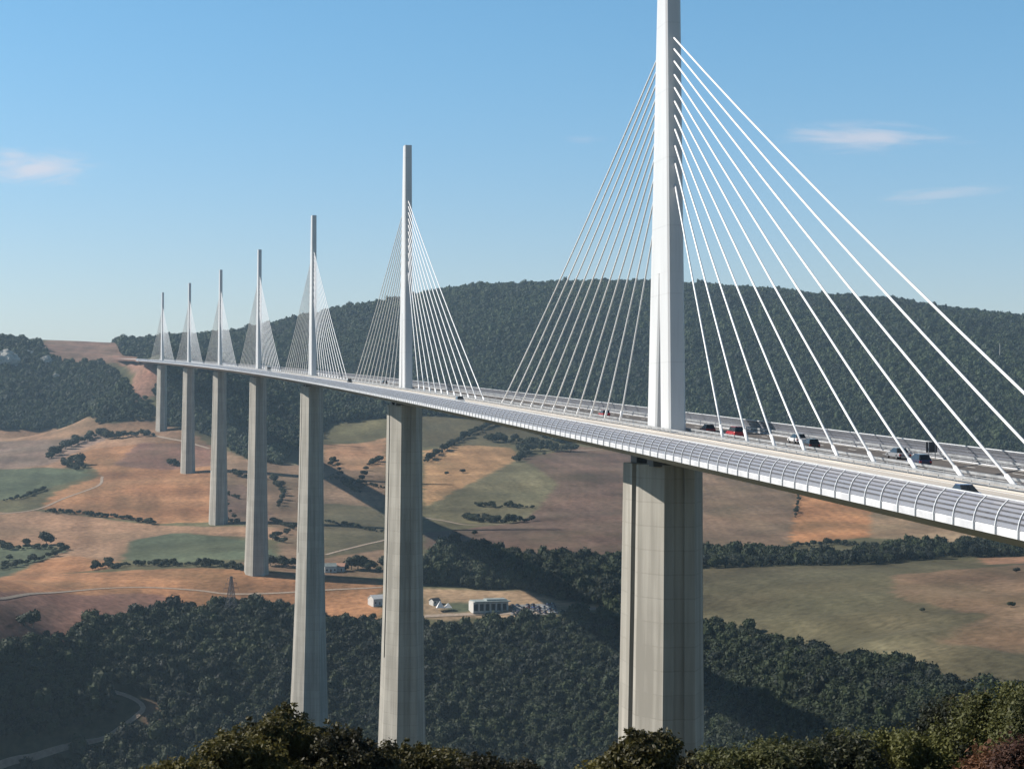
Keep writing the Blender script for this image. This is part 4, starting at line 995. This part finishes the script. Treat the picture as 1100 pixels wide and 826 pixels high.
for k_ in range(3): L(s0_.outputs['Z'], cz_.inputs[k_])
L(cz_.outputs[0], tm_.inputs['Vector'])
tm_.inputs[7].default_value = (0, 0, 0); tm_.inputs[8].default_value = (.24, .24, .24); tm_.inputs[9].default_value = (1.22, 1.20, 1.36); tm_.inputs[10].default_value = (.98, 1.46, 1.62)
L(tm_.outputs['Vector'], tn_.inputs[1])
# sky dimmed above the view to weaken its fill on shaded faces
sz_ = N(nt, 'ShaderNodeSeparateXYZ'); L(tc.outputs['Generated'], sz_.inputs[0])
zr = N(nt, 'ShaderNodeMapRange', interpolation_type='SMOOTHSTEP'); L(sz_.outputs['Z'], zr.inputs[0]); zr.inputs['From Min'].default_value = .23; zr.inputs['From Max'].default_value = .6; zr.inputs['To Min'].default_value = 1; zr.inputs['To Max'].default_value = .24
zm = N(nt, 'ShaderNodeVectorMath', operation='SCALE'); L(tn_.outputs[0], zm.inputs[0]); L(zr.outputs[0], zm.inputs['Scale'])
cur = zm.outputs[0]
def cloud(px, py, wpx, hpx, amount, seed, tilt=0):
    global cur
    c = Vector(ray(px, py)).normalized(); r_ = Vector(_R); u_ = c.cross(r_)*-1
    u_ = r_.cross(c); r_, u_ = (r_*math.cos(tilt)+u_*math.sin(tilt)), (u_*math.cos(tilt)-r_*math.sin(tilt))
    def dot(v, s):
        d = N(nt, 'ShaderNodeVectorMath', operation='DOT_PRODUCT'); L(tc.outputs['Generated'], d.inputs[0]); d.inputs[1].default_value = v
        a = N(nt, 'ShaderNodeMath', operation='SUBTRACT'); L(d.outputs['Value'], a.inputs[0]); a.inputs[1].default_value = c.dot(v)
        b_ = N(nt, 'ShaderNodeMath', operation='MULTIPLY'); L(a.outputs[0], b_.inputs[0]); b_.inputs[1].default_value = F_PX/s; return b_
    A, Bn = dot(r_, wpx), dot(u_, hpx)
    cx = N(nt, 'ShaderNodeCombineXYZ'); L(A.outputs[0], cx.inputs[0]); L(Bn.outputs[0], cx.inputs[1]); cx.inputs[2].default_value = seed
    ln = N(nt, 'ShaderNodeVectorMath', operation='LENGTH')
    fl = N(nt, 'ShaderNodeCombineXYZ'); L(A.outputs[0], fl.inputs[0]); L(Bn.outputs[0], fl.inputs[1]); L(fl.outputs[0], ln.inputs[0])
    nz = N(nt, 'ShaderNodeTexNoise'); nz.inputs['Scale'].default_value = 1.3; nz.inputs['Detail'].default_value = 6; nz.inputs['Distortion'].default_value = .6; L(cx.outputs[0], nz.inputs['Vector'])
    a = N(nt, 'ShaderNodeMath', operation='MULTIPLY_ADD'); L(nz.outputs[0], a.inputs[0]); a.inputs[1].default_value = 1.9; a.inputs[2].default_value = -.0
    b_ = N(nt, 'ShaderNodeMath', operation='SUBTRACT'); L(a.outputs[0], b_.inputs[0]); L(ln.outputs['Value'], b_.inputs[1])
    mr = N(nt, 'ShaderNodeMapRange', interpolation_type='SMOOTHSTEP'); L(b_.outputs[0], mr.inputs[0]); mr.inputs['From Min'].default_value = -.1; mr.inputs['From Max'].default_value = 1.0; mr.inputs['To Max'].default_value = amount
    mx = N(nt, 'ShaderNodeMix', data_type='RGBA'); L(mr.outputs[0], mx.inputs[0]); L(cur, mx.inputs[6]); mx.inputs[7].default_value = (9.6,8.7,9.0,1)
    cur = mx.outputs[2]
cloud(34, 181, 74, 19, .62, 3.1)
cloud(925, 148, 95, 17, .55, 7.7, -.03)
cloud(1010, 208, 70, 9, .26, 1.7, .1)
cloud(628, 150, 28, 5, .12, 5.2)
L(cur, bg.inputs[0]); bg.inputs[1].default_value = .062
cam = bpy.data.cameras.new('camera'); co = bpy.data.objects.new('camera', cam); COL.objects.link(co)
cam.sensor_fit = 'HORIZONTAL'; cam.sensor_width = 36; cam.lens = 36*F_PX/1100; cam.clip_start = .5; cam.clip_end = 30000
R3 = Matrix(((_R[0], _U[0], -_F[0]), (_R[1], _U[1], -_F[1]), (_R[2], _U[2], -_F[2])))
co.matrix_world = Matrix.Translation(Vector(CAM)) @ R3.to_4x4()
scene.camera = co
vs = scene.view_settings; vs.view_transform = 'Standard'; vs.look = 'None'; vs.gamma = 1; vs.use_curve_mapping = False; vs.exposure = 0.52
cy = scene.cycles; cy.max_bounces = 6; cy.transparent_max_bounces = 24; cy.volume_bounces = 0; cy.use_denoising = True; cy.diffuse_bounces = 3; cy.glossy_bounces = 3
